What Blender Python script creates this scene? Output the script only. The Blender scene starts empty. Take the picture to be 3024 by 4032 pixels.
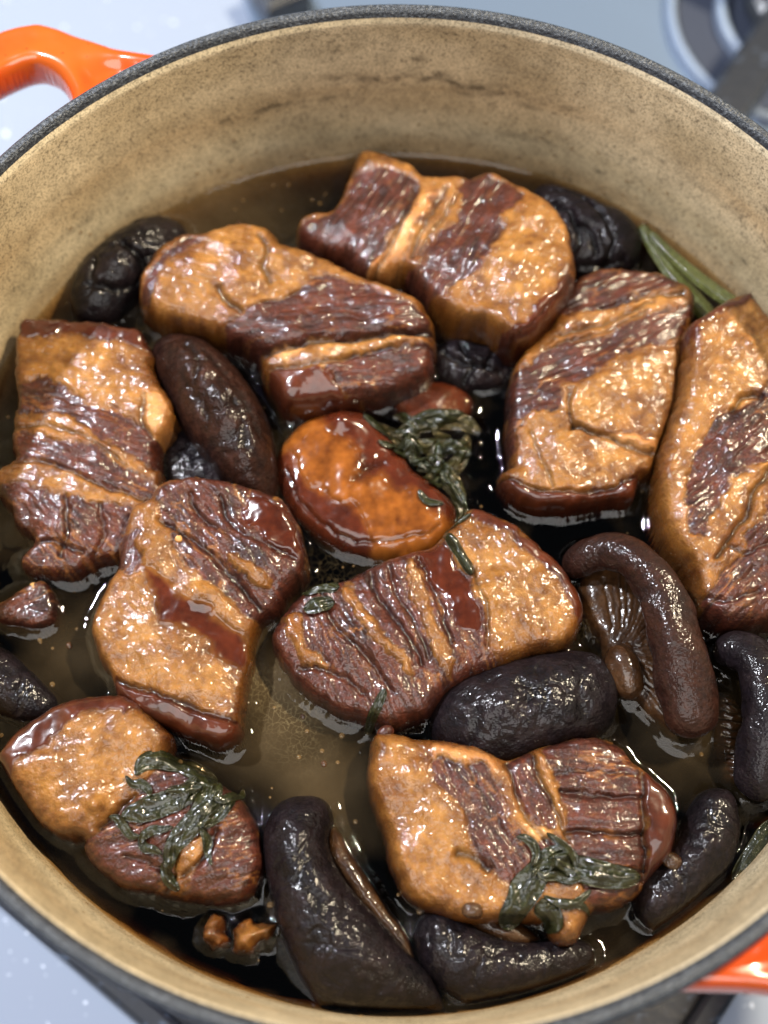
import bpy, math, numpy as np
from mathutils import Vector, Matrix
# ------------------------------------------------------------------ camera, world, lamps, exposure
sc = bpy.context.scene
MM = 0.001
RZ, LZ = 150.0, 94.4            # rim height and broth level over the hob, in mm
FPX = 5600.0                    # focal length in pixels of the 4032 px tall frame
TH, RO = 0.365, 0.012
CAM = np.array([-3.8, -129.7, RZ + 302.6])
cam_d = bpy.data.cameras.new('camera'); cam = bpy.data.objects.new('camera', cam_d)
sc.collection.objects.link(cam); sc.camera = cam
cam.matrix_world = Matrix.Translation(CAM * MM) @ Matrix.Rotation(TH, 4, 'X') @ Matrix.Rotation(RO, 4, 'Z')
cam_d.sensor_fit = 'VERTICAL'; cam_d.sensor_height = 24.0; cam_d.lens = 24.0 * FPX / 4032
cam_d.clip_start = 0.01; cam_d.clip_end = 20
cam_d.dof.use_dof = True; cam_d.dof.focus_distance = 0.355; cam_d.dof.aperture_fstop = 4.0
w = bpy.data.worlds.new('World'); sc.world = w; w.use_nodes = True
w.node_tree.nodes['Background'].inputs[0].default_value = (0.6, 0.66, 0.78, 1)
w.node_tree.nodes['Background'].inputs[1].default_value = 0.13
sc.view_settings.view_transform = 'Standard'; sc.view_settings.look = 'None'
sc.view_settings.exposure = -0.05; sc.view_settings.gamma = 1
try:
    sc.cycles.use_denoising = True
    sc.cycles.denoiser = 'OPENIMAGEDENOISE'
    sc.cycles.max_bounces = 8; sc.cycles.transparent_max_bounces = 12
    sc.cycles.sample_clamp_indirect = 4
    sc.cycles.caustics_reflective = False; sc.cycles.caustics_refractive = False
except Exception as e:
    print(e)

def lamp(name, loc, target, size, power, color):
    d = bpy.data.lights.new(name, 'AREA'); d.shape = 'RECTANGLE'; d.size, d.size_y = size
    d.energy = power; d.color = color
    o = bpy.data.objects.new(name, d); sc.collection.objects.link(o)
    o.location = loc
    o.rotation_euler = (Vector(target) - Vector(loc)).to_track_quat('-Z', 'Y').to_euler()
    return o
lamp('hood_lamp_cool', (-0.50, 0.34, 0.85), (0, 0, .1), (0.08, 0.022), 16., (0.90, 0.93, 1.0))
lamp('hood_lamp_warm', (0.48, 0.30, 0.85), (0, 0, .1), (0.08, 0.022), 16., (1.0, 0.86, 0.62))
lamp('kitchen_ceiling_light', (-0.15, -0.85, 1.5), (0, 0, .1), (1.6, 1.0), 23.0, (1.0, 0.975, 0.94))

# ------------------------------------------------------------------ numeric helpers
def at(px, py, z):
    """point of the plane at height z (mm) met by photo position (1659 x 2212 units)"""
    k = 3024 / 1659.0
    x = (px * k - 1512) / FPX; y = -(py * k - 2016) / FPX
    c, s = math.cos(RO), math.sin(RO); x, y = c * x - s * y, s * x + c * y
    C, S = math.cos(TH), math.sin(TH)
    d = np.array([x, C * y + S, S * y - C])
    t = (z - CAM[2]) / d[2]
    return CAM + t * d
def ats(pts, z): return np.array([at(p[0], p[1], z)[:2] for p in pts])

def _h(i, j, s):
    n = (i.astype(np.int64) * 374761393 + j.astype(np.int64) * 668265263 + s * 1442695041) & 0xffffffff
    n = ((n ^ (n >> 13)) * 1274126177) & 0xffffffff
    n = ((n ^ (n >> 16)) * 2246822519) & 0xffffffff
    return ((n ^ (n >> 15)) & 0xffff) / 32767.5 - 1.0
def vn(x, y, s=0):
    x = np.asarray(x, float); y = np.asarray(y, float)
    i = np.floor(x); j = np.floor(y); u = x - i; v = y - j
    i = i.astype(np.int64); j = j.astype(np.int64)
    u = u * u * u * (u * (u * 6 - 15) + 10); v = v * v * v * (v * (v * 6 - 15) + 10)
    a = _h(i, j, s); b = _h(i + 1, j, s); c = _h(i, j + 1, s); d = _h(i + 1, j + 1, s)
    return (a * (1 - u) + b * u) * (1 - v) + (c * (1 - u) + d * u) * v
def fbm(x, y, s=0, o=3, g=.5):
    r = 0; a = 1; t = 0
    for k in range(o):
        r = r + a * vn(x * 2**k + 17.3 * k, y * 2**k - 9.1 * k, s + k * 7); t += a; a *= g
    return r / t
def smooth(a, b, x):
    t = np.clip((x - a) / (b - a), 0, 1); return t * t * (3 - 2 * t)
def lerp(a, b, t): return a + (b - a) * t
def closed(pts, n=200):
    P = np.asarray(pts, float); m = len(P); k = max(2, n // m); out = []
    for i in range(m):
        p0, p1, p2, p3 = P[i - 1], P[i], P[(i + 1) % m], P[(i + 2) % m]
        for j in range(k):
            t = j / k
            out.append(.5 * ((2 * p1) + (-p0 + p2) * t + (2 * p0 - 5 * p1 + 4 * p2 - p3) * t * t + (-p0 + 3 * p1 - 3 * p2 + p3) * t**3))
    return np.array(out)
def opened(P, n=8):
    P = np.asarray(P, float); Q = np.vstack([2 * P[0] - P[1], P, 2 * P[-1] - P[-2]]); out = []
    for i in range(1, len(Q) - 2):
        p0, p1, p2, p3 = Q[i - 1:i + 3]
        for j in range(n):
            t = j / n
            out.append(.5 * ((2 * p1) + (-p0 + p2) * t + (2 * p0 - 5 * p1 + 4 * p2 - p3) * t * t + (-p0 + 3 * p1 - 3 * p2 + p3) * t**3))
    out.append(Q[-2]); return np.array(out)
def segdist(X, Y, A, B):
    dx, dy = B[0] - A[0], B[1] - A[1]; L = dx * dx + dy * dy + 1e-12
    t = np.clip(((X - A[0]) * dx + (Y - A[1]) * dy) / L, 0, 1)
    return (X - A[0] - t * dx)**2 + (Y - A[1] - t * dy)**2
def sdf(X, Y, P):
    d = np.full(X.shape, 1e9); ins = np.zeros(X.shape, bool)
    for k in range(len(P)):
        A, B = P[k - 1], P[k]
        d = np.minimum(d, segdist(X, Y, A, B))
        if A[1] != B[1]:
            c = ((A[1] > Y) != (B[1] > Y)) & (X < (B[0] - A[0]) * (Y - A[1]) / (B[1] - A[1]) + A[0])
            ins ^= c
    d = np.sqrt(d); return np.where(ins, d, -d)
def linedist(X, Y, P):
    d = np.full(X.shape, 1e9)
    for k in range(len(P) - 1): d = np.minimum(d, segdist(X, Y, P[k], P[k + 1]))
    return np.sqrt(d)

# ------------------------------------------------------------------ mesh and object helpers
def mesh(name, V, F, mat, col=None, nrm=None, sm=True):
    me = bpy.data.meshes.new(name)
    V = np.asarray(V, np.float32) * MM
    F = [np.asarray(f, np.int32) for f in (F if isinstance(F, list) else [F]) if len(f)]
    lv = np.concatenate([f.ravel() for f in F]); tot = np.concatenate([np.full(len(f), f.shape[1], np.int32) for f in F])
    me.vertices.add(len(V)); me.vertices.foreach_set('co', V.ravel())
    me.loops.add(len(lv)); me.loops.foreach_set('vertex_index', lv)
    me.polygons.add(len(tot)); st = np.concatenate([[0], np.cumsum(tot)[:-1]]).astype(np.int32)
    me.polygons.foreach_set('loop_start', st)
    try: me.polygons.foreach_set('loop_total', tot)
    except Exception: pass
    me.polygons.foreach_set('use_smooth', np.full(len(tot), sm))
    me.update(calc_edges=True)
    if col is not None:
        a = me.color_attributes.new('Col', 'FLOAT_COLOR', 'POINT')
        c = np.ones((len(V), 4), np.float32); c[:, :3] = col
        a.data.foreach_set('color', c.ravel())
    if nrm is not None: me.normals_split_custom_set_from_vertices(nrm.tolist())
    me.materials.append(mat); return me
def link(name, me, parent=None, loc=None):
    o = bpy.data.objects.new(name, me); sc.collection.objects.link(o)
    if loc is not None: o.location = np.asarray(loc) * MM
    if parent: o.parent = parent
    return o
def tag(o, label=None, cat=None, group=None, kind=None):
    if label: o['label'] = label
    if cat: o['category'] = cat
    if group: o['group'] = group
    if kind: o['kind'] = kind
    return o
def thing(name, label, cat, loc, group=None):
    return tag(link(name, None, None, loc), label, cat, group)
def vnormals(V, Q):
    n = np.zeros((len(V), 3))
    a = np.cross(V[Q[:, 2]] - V[Q[:, 0]], V[Q[:, 3]] - V[Q[:, 1]])
    for k in range(4): 
        for c in range(3): n[:, c] += np.bincount(Q[:, k], a[:, c], len(V))
    return n / (np.linalg.norm(n, axis=1)[:, None] + 1e-12)

# ------------------------------------------------------------------ materials
def new_mat(name):
    m = bpy.data.materials.new(name); m.use_nodes = True
    return m, m.node_tree.nodes, m.node_tree.links, m.node_tree.nodes['Principled BSDF']
def N(nt, t, **k):
    n = nt.new(t)
    for a, b in k.items(): setattr(n, a, b)
    return n
def food(name, rough=.4, coat=.9, coat_r=.1, bumps=((900, .5, .35),), sss=0.0, spec=.22, mott=.25, mscale=700):
    """wet food: vertex colour of the tissue, finely mottled, with film-like coat and small relief"""
    m, n, l, b = new_mat(name)
    at_ = N(n, 'ShaderNodeAttribute', attribute_name='Col'); tc = N(n, 'ShaderNodeTexCoord')
    no = N(n, 'ShaderNodeTexNoise'); no.inputs['Scale'].default_value = mscale; no.inputs['Detail'].default_value = 4
    l.new(tc.outputs['Object'], no.inputs['Vector'])
    mr = N(n, 'ShaderNodeMapRange'); mr.inputs[1].default_value = .3; mr.inputs[2].default_value = .7
    mr.inputs[3].default_value = 1 - mott; mr.inputs[4].default_value = 1 + mott
    l.new(no.outputs[0], mr.inputs[0])
    vm = N(n, 'ShaderNodeVectorMath', operation='SCALE'); l.new(at_.outputs['Color'], vm.inputs[0]); l.new(mr.outputs[0], vm.inputs['Scale'])
    l.new(vm.outputs[0], b.inputs['Base Color'])
    b.inputs['Roughness'].default_value = rough; b.inputs['Coat Weight'].default_value = coat
    b.inputs['Coat Roughness'].default_value = coat_r; b.inputs['Specular IOR Level'].default_value = spec
    b.inputs['Coat IOR'].default_value = 1.36 if 'cap' in name else 1.42
    if sss:
        b.inputs['Subsurface Weight'].default_value = sss; b.inputs['Subsurface Scale'].default_value = .0022
        b.inputs['Subsurface Radius'].default_value = (1, .45, .2)
    prev = None
    for s, st, dist in bumps:
        nb = N(n, 'ShaderNodeTexNoise'); nb.inputs['Scale'].default_value = s; nb.inputs['Detail'].default_value = 1
        l.new(tc.outputs['Object'], nb.inputs['Vector'])
        bp = N(n, 'ShaderNodeBump'); bp.inputs['Strength'].default_value = st; bp.inputs['Distance'].default_value = dist * MM
        l.new(nb.outputs[0], bp.inputs['Height'])
        if prev: l.new(prev.outputs[0], bp.inputs['Normal'])
        prev = bp
    l.new(prev.outputs[0], b.inputs['Normal']); l.new(prev.outputs[0], b.inputs['Coat Normal'])
    return m
M = {
 'fat': food('braised_fat', .45, 1, .06, ((1400, .62, .34), (520, .05, .5)), .3, mott=.13, mscale=800),
 'lean': food('braised_lean_meat', .45, .8, .06, ((1400, .6, .34), (520, .15, .6)), 0, mott=.4, mscale=900),
 'skin': food('braised_skin', .3, 1, .06, ((500, .3, .3),), .06, mott=.15, mscale=400),
 'glaze': food('sauce_glazed_fat', .2, 1, .04, ((260, .22, .35),), .15, mott=.1, mscale=300),
 'cap': food('wet_mushroom_cap', .5, .65, .12, ((1300, .6, .4), (420, .4, .7)), 0, .08, mott=.4),
 'gill': food('mushroom_gills', .35, 1, .14, ((800, .6, .35),), .05, mott=.25),
 'leaf': food('stewed_scallion', .35, .9, .08, ((1300, .5, .3), (450, .3, .4)), .05, mott=.3),
}
KC = {  # true surface colours, two tones each
 'fat': ((.34, .160, .036), (.105, .036, .006)), 'lean': ((.075, .018, .009), (.016, .004, .0025)),
 'skin': ((.085, .019, .007), (.032, .008, .004)), 'glaze': ((.08, .016, .006), (.03, .006, .003)),
 'amber': ((.25, .078, .012), (.06, .014, .003)),
 'cap': ((.011, .007, .008), (.004, .003, .0045)), 'capbrown': ((.028, .010, .006), (.010, .0045, .004)),
 'gill': ((.060, .026, .009), (.018, .007, .003)), 'leaf': ((.020, .022, .006), (.005, .006, .003)),
 'pale': ((.60, .35, .14), (.42, .2, .06)),
}
MATOF = {'amber': 'glaze', 'capbrown': 'cap', 'pale': 'fat'}
PART = {'fat': 'fat_layer', 'pale': 'pale_fat', 'lean': 'lean_layer', 'skin': 'skin', 'glaze': 'sauce_glaze', 'amber': 'fat_layer', 'cap': 'cap', 'capbrown': 'cap', 'gill': 'gills', 'leaf': 'leaf'}

# ------------------------------------------------------------------ the shared height map of all food
S = 0.36; G0 = -128.0; GN = int(256 / S) + 1
GH = np.full((GN, GN), -1e3)
gax = G0 + S * np.arange(GN)
def gidx(x): return np.clip(((np.asarray(x) - G0) / S + .5).astype(int), 0, GN - 1)
def topz(x, y): return GH[gidx(x), gidx(y)]

def relief(name, label, cat, outline, H, base='fat', edge=7., prof=2.3, tilt=(0, 0), dome=0., rough=1., fib=0., paints=(), grooves=(), zo=.5, zp=.85,
           wob=.5, seed=1, zfloor=None, z0=None, group=None, bumps=(), edgedark=1., wob_s=5., radial=None, soft=0):
    """one closed organic body: outline in photo units read at height zo*H over the broth, domed, with tissue layers as parts"""
    zb = LZ - 3 if z0 is None else z0
    H = H * (.78 if base == 'fat' else .9)
    O = closed(ats(outline, (LZ if z0 is None else z0) + zo * H), 220)
    x0, y0 = O.min(0) - 1.5; x1, y1 = O.max(0) + 1.5
    i0, i1, j0, j1 = gidx(x0), gidx(x1) + 1, gidx(y0), gidx(y1) + 1
    X, Y = np.meshgrid(gax[i0:i1], gax[j0:j1], indexing='ij')
    d = sdf(X, Y, O) + wob * fbm(X / wob_s, Y / wob_s, seed + 3, 3)
    d = d + (.9 if H > 5 else .2)
    if radial is not None: d = np.minimum(d, radial - np.hypot(X, Y))
    gx, gy = np.gradient(d, S); gl = np.hypot(gx, gy) + 1e-6
    use = d > -.6 * S
    cell = use[:-1, :-1] & use[1:, :-1] & use[:-1, 1:] & use[1:, 1:]
    nb = d < 0
    Xs = np.where(nb, X - gx / gl**2 * d, X); Ys = np.where(nb, Y - gy / gl**2 * d, Y)
    dd = np.clip(d, 0, None)
    Hh = H + (LZ if z0 is None else z0) - zb
    if soft:
        k = 3; ins = (d[::k, ::k] > 0).astype(float); u = np.zeros(ins.shape)
        for _ in range(700): u[1:-1, 1:-1] = (u[:-2, 1:-1] + u[2:, 1:-1] + u[1:-1, :-2] + u[1:-1, 2:] + 1) / 4 * ins[1:-1, 1:-1]
        ii = np.minimum(np.arange(X.shape[0]) / k, ins.shape[0] - 1.001); jj = np.minimum(np.arange(X.shape[1]) / k, ins.shape[1] - 1.001)
        a = ii.astype(int)[:, None]; c = jj.astype(int)[None]; fa = (ii[:, None] - a); fc = (jj[None] - c)
        u = (u[a, c] * (1 - fa) + u[a + 1, c] * fa) * (1 - fc) + (u[a, c + 1] * (1 - fa) + u[a + 1, c + 1] * fa) * fc
        for _ in range(4): u[1:-1, 1:-1] = (u[:-2, 1:-1] + u[2:, 1:-1] + u[1:-1, :-2] + u[1:-1, 2:]) / 4
        u = u / u.max(); t = np.minimum(u, 1) * np.clip(dd / 1.2, 0, 1)
        P = t**soft
    else:
        t = np.clip(dd / edge, 0, 1); P = (1 - (1 - t)**prof)**(1 / prof)
    cx, cy = O.mean(0)
    hh = Hh + tilt[0] * (X - cx) + tilt[1] * (Y - cy) + dome * np.sqrt(np.clip(dd / max(dd.max(), 1e-3), 0, 1)) * (not soft)
    hh = hh + rough * (1.3 * fbm(X / 11, Y / 11, seed, 2) + .2 * fbm(X / 3, Y / 3, seed + 11, 2))
    # tissues
    zpz = (LZ if z0 is None else z0) + zp * H
    wx = X + 1.9 * fbm(X / 4, Y / 4, seed + 21, 3); wy = Y + 1.9 * fbm(X / 4, Y / 4, seed + 31, 3)
    lab = np.zeros(X.shape, int); kinds = [base]; near = np.full(X.shape, 99.)
    def shade(kind, ang=0.):
        a, b = np.array(KC[kind][0]), np.array(KC[kind][1])
        if kind in ('lean',):
            ca, sa = math.cos(ang), math.sin(ang); u = X * ca + Y * sa; v = -X * sa + Y * ca
            k = .5 + .55 * fbm(u / 5, v / 1.1, seed + 41, 3) + .35 * fbm(X / 7, Y / 7, seed + 5, 2)
        else:
            k = .5 + .55 * fbm(X / 5, Y / 5, seed + 51, 3) + .3 * fbm(X / 1.6, Y / 1.6, seed + 61, 2)
        c = lerp(b, a, np.clip(k, 0, 1)[..., None])
        if kind == 'lean':      # fine marbling of fat between the fibre bundles
            vein = np.clip(1 - 9 * np.abs(fbm(u / 9, v / 2.6, seed + 141, 3)), 0, 1) * np.clip(.2 + 1.6 * fbm(X / 8, Y / 8, seed + 143, 2), 0, 1)
            c = lerp(c, np.array([.22, .085, .022]), .75 * vein[..., None])
        return c
    col = shade(base, fib); relh = np.zeros(X.shape)
    def fibres(ang, amp):
        ca, sa = math.cos(ang), math.sin(ang); u = X * ca + Y * sa; v = -X * sa + Y * ca
        wv = v + .8 * fbm(X / 6, Y / 6, seed + 71, 2)
        return amp * (.8 * fbm(u / 6, wv / .95, seed + 81, 2) - .8 * np.clip(1 - 5 * np.abs(fbm(u / 9, wv / 3.2, seed + 91, 2)), 0, 1))
    ca, sa = math.cos(fib), math.sin(fib); u_ = X * ca + Y * sa; v_ = -X * sa + Y * ca
    fatgrain = .12 * fbm(X / 1.1, Y / 1.1, seed + 17, 1) + .22 * fbm(X / 4.2, Y / 4.2, seed + 19, 2) + .22 * fbm(u_ / 5, (v_ + fbm(X / 7, Y / 7, seed + 23, 2)) / 1.0, seed + 25, 2)
    if base == 'lean': relh += fibres(fib, .5)
    if base == 'fat': relh += fatgrain
    fatmask = np.ones(X.shape) if base in ('fat', 'pale') else np.zeros(X.shape)
    for p in paints:
        kind, poly = p[0], p[1]; ang = p[2] if len(p) > 2 else fib
        sd = sdf(wx, wy, closed(ats(poly, zpz), 60))
        wgt = smooth(-.55, .55, sd + .5 * fbm(X / 1.2, Y / 1.2, seed + 151, 2))[..., None]
        if kind in ('glaze',): wgt = smooth(-2.2, 2.2, sd)[..., None]
        col = lerp(col, shade(kind, ang), wgt); wg = wgt[..., 0]
        near = np.minimum(near, np.abs(sd))
        tgt = {'lean': -.35, 'skin': .35, 'glaze': -.5, 'fat': .25, 'pale': .3, 'gill': -1.2}.get(kind, 0)
        loc = tgt + (fibres(ang, .4) if kind == 'lean' else (fatgrain if kind in ('fat', 'pale') else 0))
        relh = lerp(relh, loc, wg)
        fatmask = lerp(fatmask, 1. if kind in ('fat', 'pale') else 0., wg)
        kinds.append(kind); lab[sd > 0] = len(kinds) - 1
    # browning of the fat towards tissue borders and cut edges (sauce soaked in)
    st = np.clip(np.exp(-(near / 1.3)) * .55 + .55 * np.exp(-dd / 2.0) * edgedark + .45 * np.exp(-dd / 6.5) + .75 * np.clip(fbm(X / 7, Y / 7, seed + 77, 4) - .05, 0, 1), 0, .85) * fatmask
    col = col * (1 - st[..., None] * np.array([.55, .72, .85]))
    relh -= .25 * np.exp(-(near / .5)**2)
    if base.startswith('cap'):      # leathery wrinkles
        wz = fbm(X / 4.5, Y / 4.5, seed + 161, 2)
        relh += .7 * wz - .55 * np.clip(1 - 7 * np.abs(fbm(X / 8, Y / 8, seed + 163, 3)), 0, 1) + .25 * fbm(X / 1.8, Y / 1.8, seed + 165, 2)
        col = col * (1 + .5 * wz)[..., None]
    col = col * (1 - .5 * np.exp(-dd / 1.6))[..., None]      # colour darkens towards the outline of every piece
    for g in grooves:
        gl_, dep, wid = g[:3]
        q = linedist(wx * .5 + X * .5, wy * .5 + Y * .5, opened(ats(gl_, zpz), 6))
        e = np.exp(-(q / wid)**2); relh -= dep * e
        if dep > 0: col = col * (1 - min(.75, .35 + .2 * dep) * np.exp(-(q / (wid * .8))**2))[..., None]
    for bx, by, br, bh in bumps:
        c = at(bx, by, zpz); relh += bh * np.exp(-(((X - c[0])**2 + (Y - c[1])**2) / br**2))
    Z = zb + (hh + relh) * P
    # stamp on the height map
    g = GH[i0:i1, j0:j1]; g[:] = np.where(d > 0, np.maximum(g, Z), g)
    # mesh
    idx = np.full(X.shape, -1); uses = np.zeros(X.shape, bool)
    for a in (slice(None, -1), slice(1, None)):
        for b in (slice(None, -1), slice(1, None)): uses[a, b] |= cell
    idx[uses] = np.arange(uses.sum())
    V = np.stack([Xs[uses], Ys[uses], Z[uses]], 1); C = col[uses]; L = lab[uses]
    Q = np.stack([idx[:-1, :-1][cell], idx[1:, :-1][cell], idx[1:, 1:][cell], idx[:-1, 1:][cell]], 1)
    # skirt
    E = np.concatenate([Q[:, [0, 1]], Q[:, [1, 2]], Q[:, [2, 3]], Q[:, [3, 0]]]).astype(np.int64)
    key = E[:, 0] * 10**7 + E[:, 1]; rev = E[:, 1] * 10**7 + E[:, 0]
    B = E[~np.isin(key, rev)]
    bv = np.unique(B); nv = len(V); c3 = np.array([cx, cy])
    zf = (LZ - 14 if z0 is None else z0 - 3) if zfloor is None else zfloor
    low = V[bv].copy(); low[:, :2] = c3 + (low[:, :2] - c3) * .9; low[:, 2] = zf
    mid = V[bv].copy(); mid[:, :2] = c3 + (mid[:, :2] - c3) * .985; mid[:, 2] = lerp(V[bv][:, 2], zf, .4)
    m1 = {v: nv + k for k, v in enumerate(bv)}; m2 = {v: nv + len(bv) + k for k, v in enumerate(bv)}
    f = lambda mp, a: np.array([mp[v] for v in a])
    SK1 = np.stack([B[:, 1], B[:, 0], f(m1, B[:, 0]), f(m1, B[:, 1])], 1)
    SK2 = np.stack([f(m1, B[:, 1]), f(m1, B[:, 0]), f(m2, B[:, 0]), f(m2, B[:, 1])], 1)
    cidx = nv + 2 * len(bv)
    CAP = np.stack([f(m2, B[:, 1]), f(m2, B[:, 0]), np.full(len(B), cidx)], 1)
    V = np.vstack([V, mid, low, [[cx, cy, zf]]]); C = np.vstack([C, C[bv], C[bv], C[:1]]); L = np.concatenate([L, L[bv], L[bv], [0]])
    Q = np.vstack([Q, SK1, SK2]); n = vnormals(V, Q)
    n[-1] = (0, 0, -1)
    fl = L[Q[:, 0]]; tl = L[CAP[:, 0]]
    root = thing(name, label, cat, (cx, cy, zf), group)
    V = V - np.array([cx, cy, zf])
    for k, kind in enumerate(kinds):
        q = Q[fl == k]; tr = CAP[tl == k]
        if len(q) < 30: continue
        u, inv = np.unique(np.concatenate([q.ravel(), tr.ravel()]), return_inverse=True)
        a = inv[:q.size].reshape(-1, 4); b = inv[q.size:].reshape(-1, 3)
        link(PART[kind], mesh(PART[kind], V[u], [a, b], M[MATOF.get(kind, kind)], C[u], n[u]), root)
    return root

def sweep(part, path, rad, flat=1., mat='cap', colk='cap', seed=1, rough=.5, ns=28, ridges=0, parent=None, step=.5, stampit=True, colf=None):
    """tapering body along a 3-D centre line (mm); returns its mesh object"""
    P = opened([list(p) + [r] for p, r in zip(path, rad)], 10)
    L = np.concatenate([[0], np.cumsum(np.linalg.norm(np.diff(P[:, :3], axis=0), axis=1))])
    n = max(8, int(L[-1] / step)); s = np.linspace(0, L[-1], n)
    Pq = np.stack([np.interp(s, L, P[:, k]) for k in range(4)], 1)
    r = Pq[:, 3].copy(); re = r.max() * .9
    r *= np.sqrt(np.clip(1 - np.clip(1 - s / re, 0, 1)**2, 0, 1)) * np.sqrt(np.clip(1 - np.clip(1 - (L[-1] - s) / re, 0, 1)**2, 0, 1))
    r = np.maximum(r, .02)
    T = np.gradient(Pq[:, :3], axis=0); T /= np.linalg.norm(T, axis=1)[:, None]
    side = np.cross(T, [0, 0, 1.]); side /= np.linalg.norm(side, axis=1)[:, None]; up = np.cross(side, T)
    th = np.linspace(0, 2 * np.pi, ns, endpoint=False)
    ss, tt = np.meshgrid(s, th, indexing='ij'); rb = Pq[:, 3].mean()
    cxn, syn = np.cos(tt) * rb, np.sin(tt) * rb
    k = fbm(ss / 9 + np.cos(tt), np.sin(tt) * 1.2 + ss / 30, seed, 2) * rough * .8 + .22 * rough * fbm(ss / 4 + cxn / 2, syn / 2, seed + 5, 2)
    if ridges: k = k + .12 * rb * np.cos(tt * ridges)
    R_ = np.clip(r[:, None] + k * np.minimum(1, r / (rb + .01))[:, None], .02, None)
    V = Pq[:, None, :3] + side[:, None] * (np.cos(tt) * R_)[..., None] + up[:, None] * (np.sin(tt) * R_ * flat)[..., None]
    V = V.reshape(-1, 3)
    i = np.arange(n - 1)[:, None]; j = np.arange(ns)[None]; jn = (j + 1) % ns
    Q = np.stack([(i * ns + j), (i * ns + jn), ((i + 1) * ns + jn), ((i + 1) * ns + j)], -1).reshape(-1, 4)
    a, b = np.array(KC[colk][0]), np.array(KC[colk][1])
    kk = np.clip(.5 + .6 * fbm((ss + cxn) / 3, (syn - ss * .3) / 3, seed + 9, 3), 0, 1)[..., None]
    C = lerp(b, a, kk)
    if colf is not None: C = colf(C, ss / L[-1], tt)
    C = C.reshape(-1, 3)
    if stampit:
        top = V[:, 2] > V[:, 2].min()
        for dx in (0, .36):
            for dy in (0, .36): np.maximum.at(GH, (gidx(V[top, 0] + dx), gidx(V[top, 1] + dy)), V[top, 2])
    e1 = np.arange(ns)[None, ::-1]; 
    org = np.array(parent.location) / MM if parent else np.zeros(3)
    caps = [np.array([[0, jj, (jj + 1) % ns] for jj in range(1, ns - 1)])[:, ::-1], np.array([[(n - 1) * ns, (n - 1) * ns + jj, (n - 1) * ns + jj + 1] for jj in range(1, ns - 1)])]
    return link(part, mesh(part, V - org, [Q, np.vstack(caps)], M[mat], C), parent)

def ribbon(part, path, width, lift, parent, seed=1, fold=.6, wave=.7, thick=.3, colk='leaf', drape=True, nv=22, across=6):
    """a limp leaf: thin closed sheet lying over what is below it"""
    P = opened([list(p) + [wd] for p, wd in zip(path, width)], 12)
    Ln = np.concatenate([[0], np.cumsum(np.linalg.norm(np.diff(P[:, :2], axis=0), axis=1))])
    n = max(12, int(Ln[-1] / .5)); s = np.linspace(0, Ln[-1], n)
    P = np.stack([np.interp(s, Ln, P[:, k]) for k in range(4)], 1)
    T = np.gradient(P[:, :2], axis=0); T /= np.linalg.norm(T, axis=1)[:, None] + 1e-9
    sd = np.stack([-T[:, 1], T[:, 0]], 1); v = np.linspace(-1, 1, nv)
    ss, vv = np.meshgrid(s, v, indexing='ij')
    wd = P[:, 3:4] * .38 * np.sqrt(np.clip(1 - (2 * s / Ln[-1] - 1)**8, .05, 1))[:, None] * (1 + .18 * fbm(ss / 5, vv, seed, 2))
    X = P[:, None, 0] + sd[:, None, 0] * vv * wd; Y = P[:, None, 1] + sd[:, None, 1] * vv * wd
    z = P[:, 2:3] + 0 * vv
    if drape:
        g = topz(X, Y); g = np.maximum(g, LZ - .5)
        for _ in range(3):
            g[1:-1] = np.maximum(g[1:-1], (g[:-2] + g[2:]) / 2) * .5 + g[1:-1] * .5
            g[:, 1:-1] = (g[:, :-2] + g[:, 2:] + 2 * g[:, 1:-1]) / 4
        z = g
    z = z + lift + fold * (1 - vv**2) + .6 * wave * fbm(ss / 3.5, vv * 1.6, seed + 4, 2) + .05 * np.cos(vv * across * np.pi)
    top = np.stack([X, Y, z], -1); bot = top.copy(); bot[..., 2] -= thick
    np.maximum.at(GH, (gidx(X).ravel(), gidx(Y).ravel()), z.ravel())
    V = np.vstack([top.reshape(-1, 3), bot.reshape(-1, 3)]); m = n * nv
    i = np.arange(n - 1)[:, None]; j = np.arange(nv - 1)[None]
    q = np.stack([i * nv + j, i * nv + j + 1, (i + 1) * nv + j + 1, (i + 1) * nv + j], -1).reshape(-1, 4)
    e = []
    for a, b in [(k, k + 1) for k in range(nv - 1)] + [((n - 1) * nv + k + 1, (n - 1) * nv + k) for k in range(nv - 1)] + [((k + 1) * nv, k * nv) for k in range(n - 1)] + [(k * nv + nv - 1, (k + 1) * nv + nv - 1) for k in range(n - 1)]:
        e.append([a, b, b + m, a + m])
    q2 = np.vstack([q[:, ::-1], q + m, np.array(e)[:, ::-1]])
    A, B = np.array(KC[colk][0]), np.array(KC[colk][1])
    kk = np.clip(.5 + .6 * fbm(ss / 4, vv * 3, seed + 9, 3) + .15 * np.cos(vv * across * np.pi), 0, 1)[..., None]
    C = lerp(B, A, kk).reshape(-1, 3); org = np.array(parent.location) / MM
    return link(part, mesh(part, V - org, q2, M['leaf'] if colk != 'pale' else M['fat'], np.vstack([C, C])), parent)
def p3(pts, z):
    return [tuple(at(p[0], p[1], (p[2] if len(p) > 2 else z) + LZ)) for p in pts]
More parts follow.
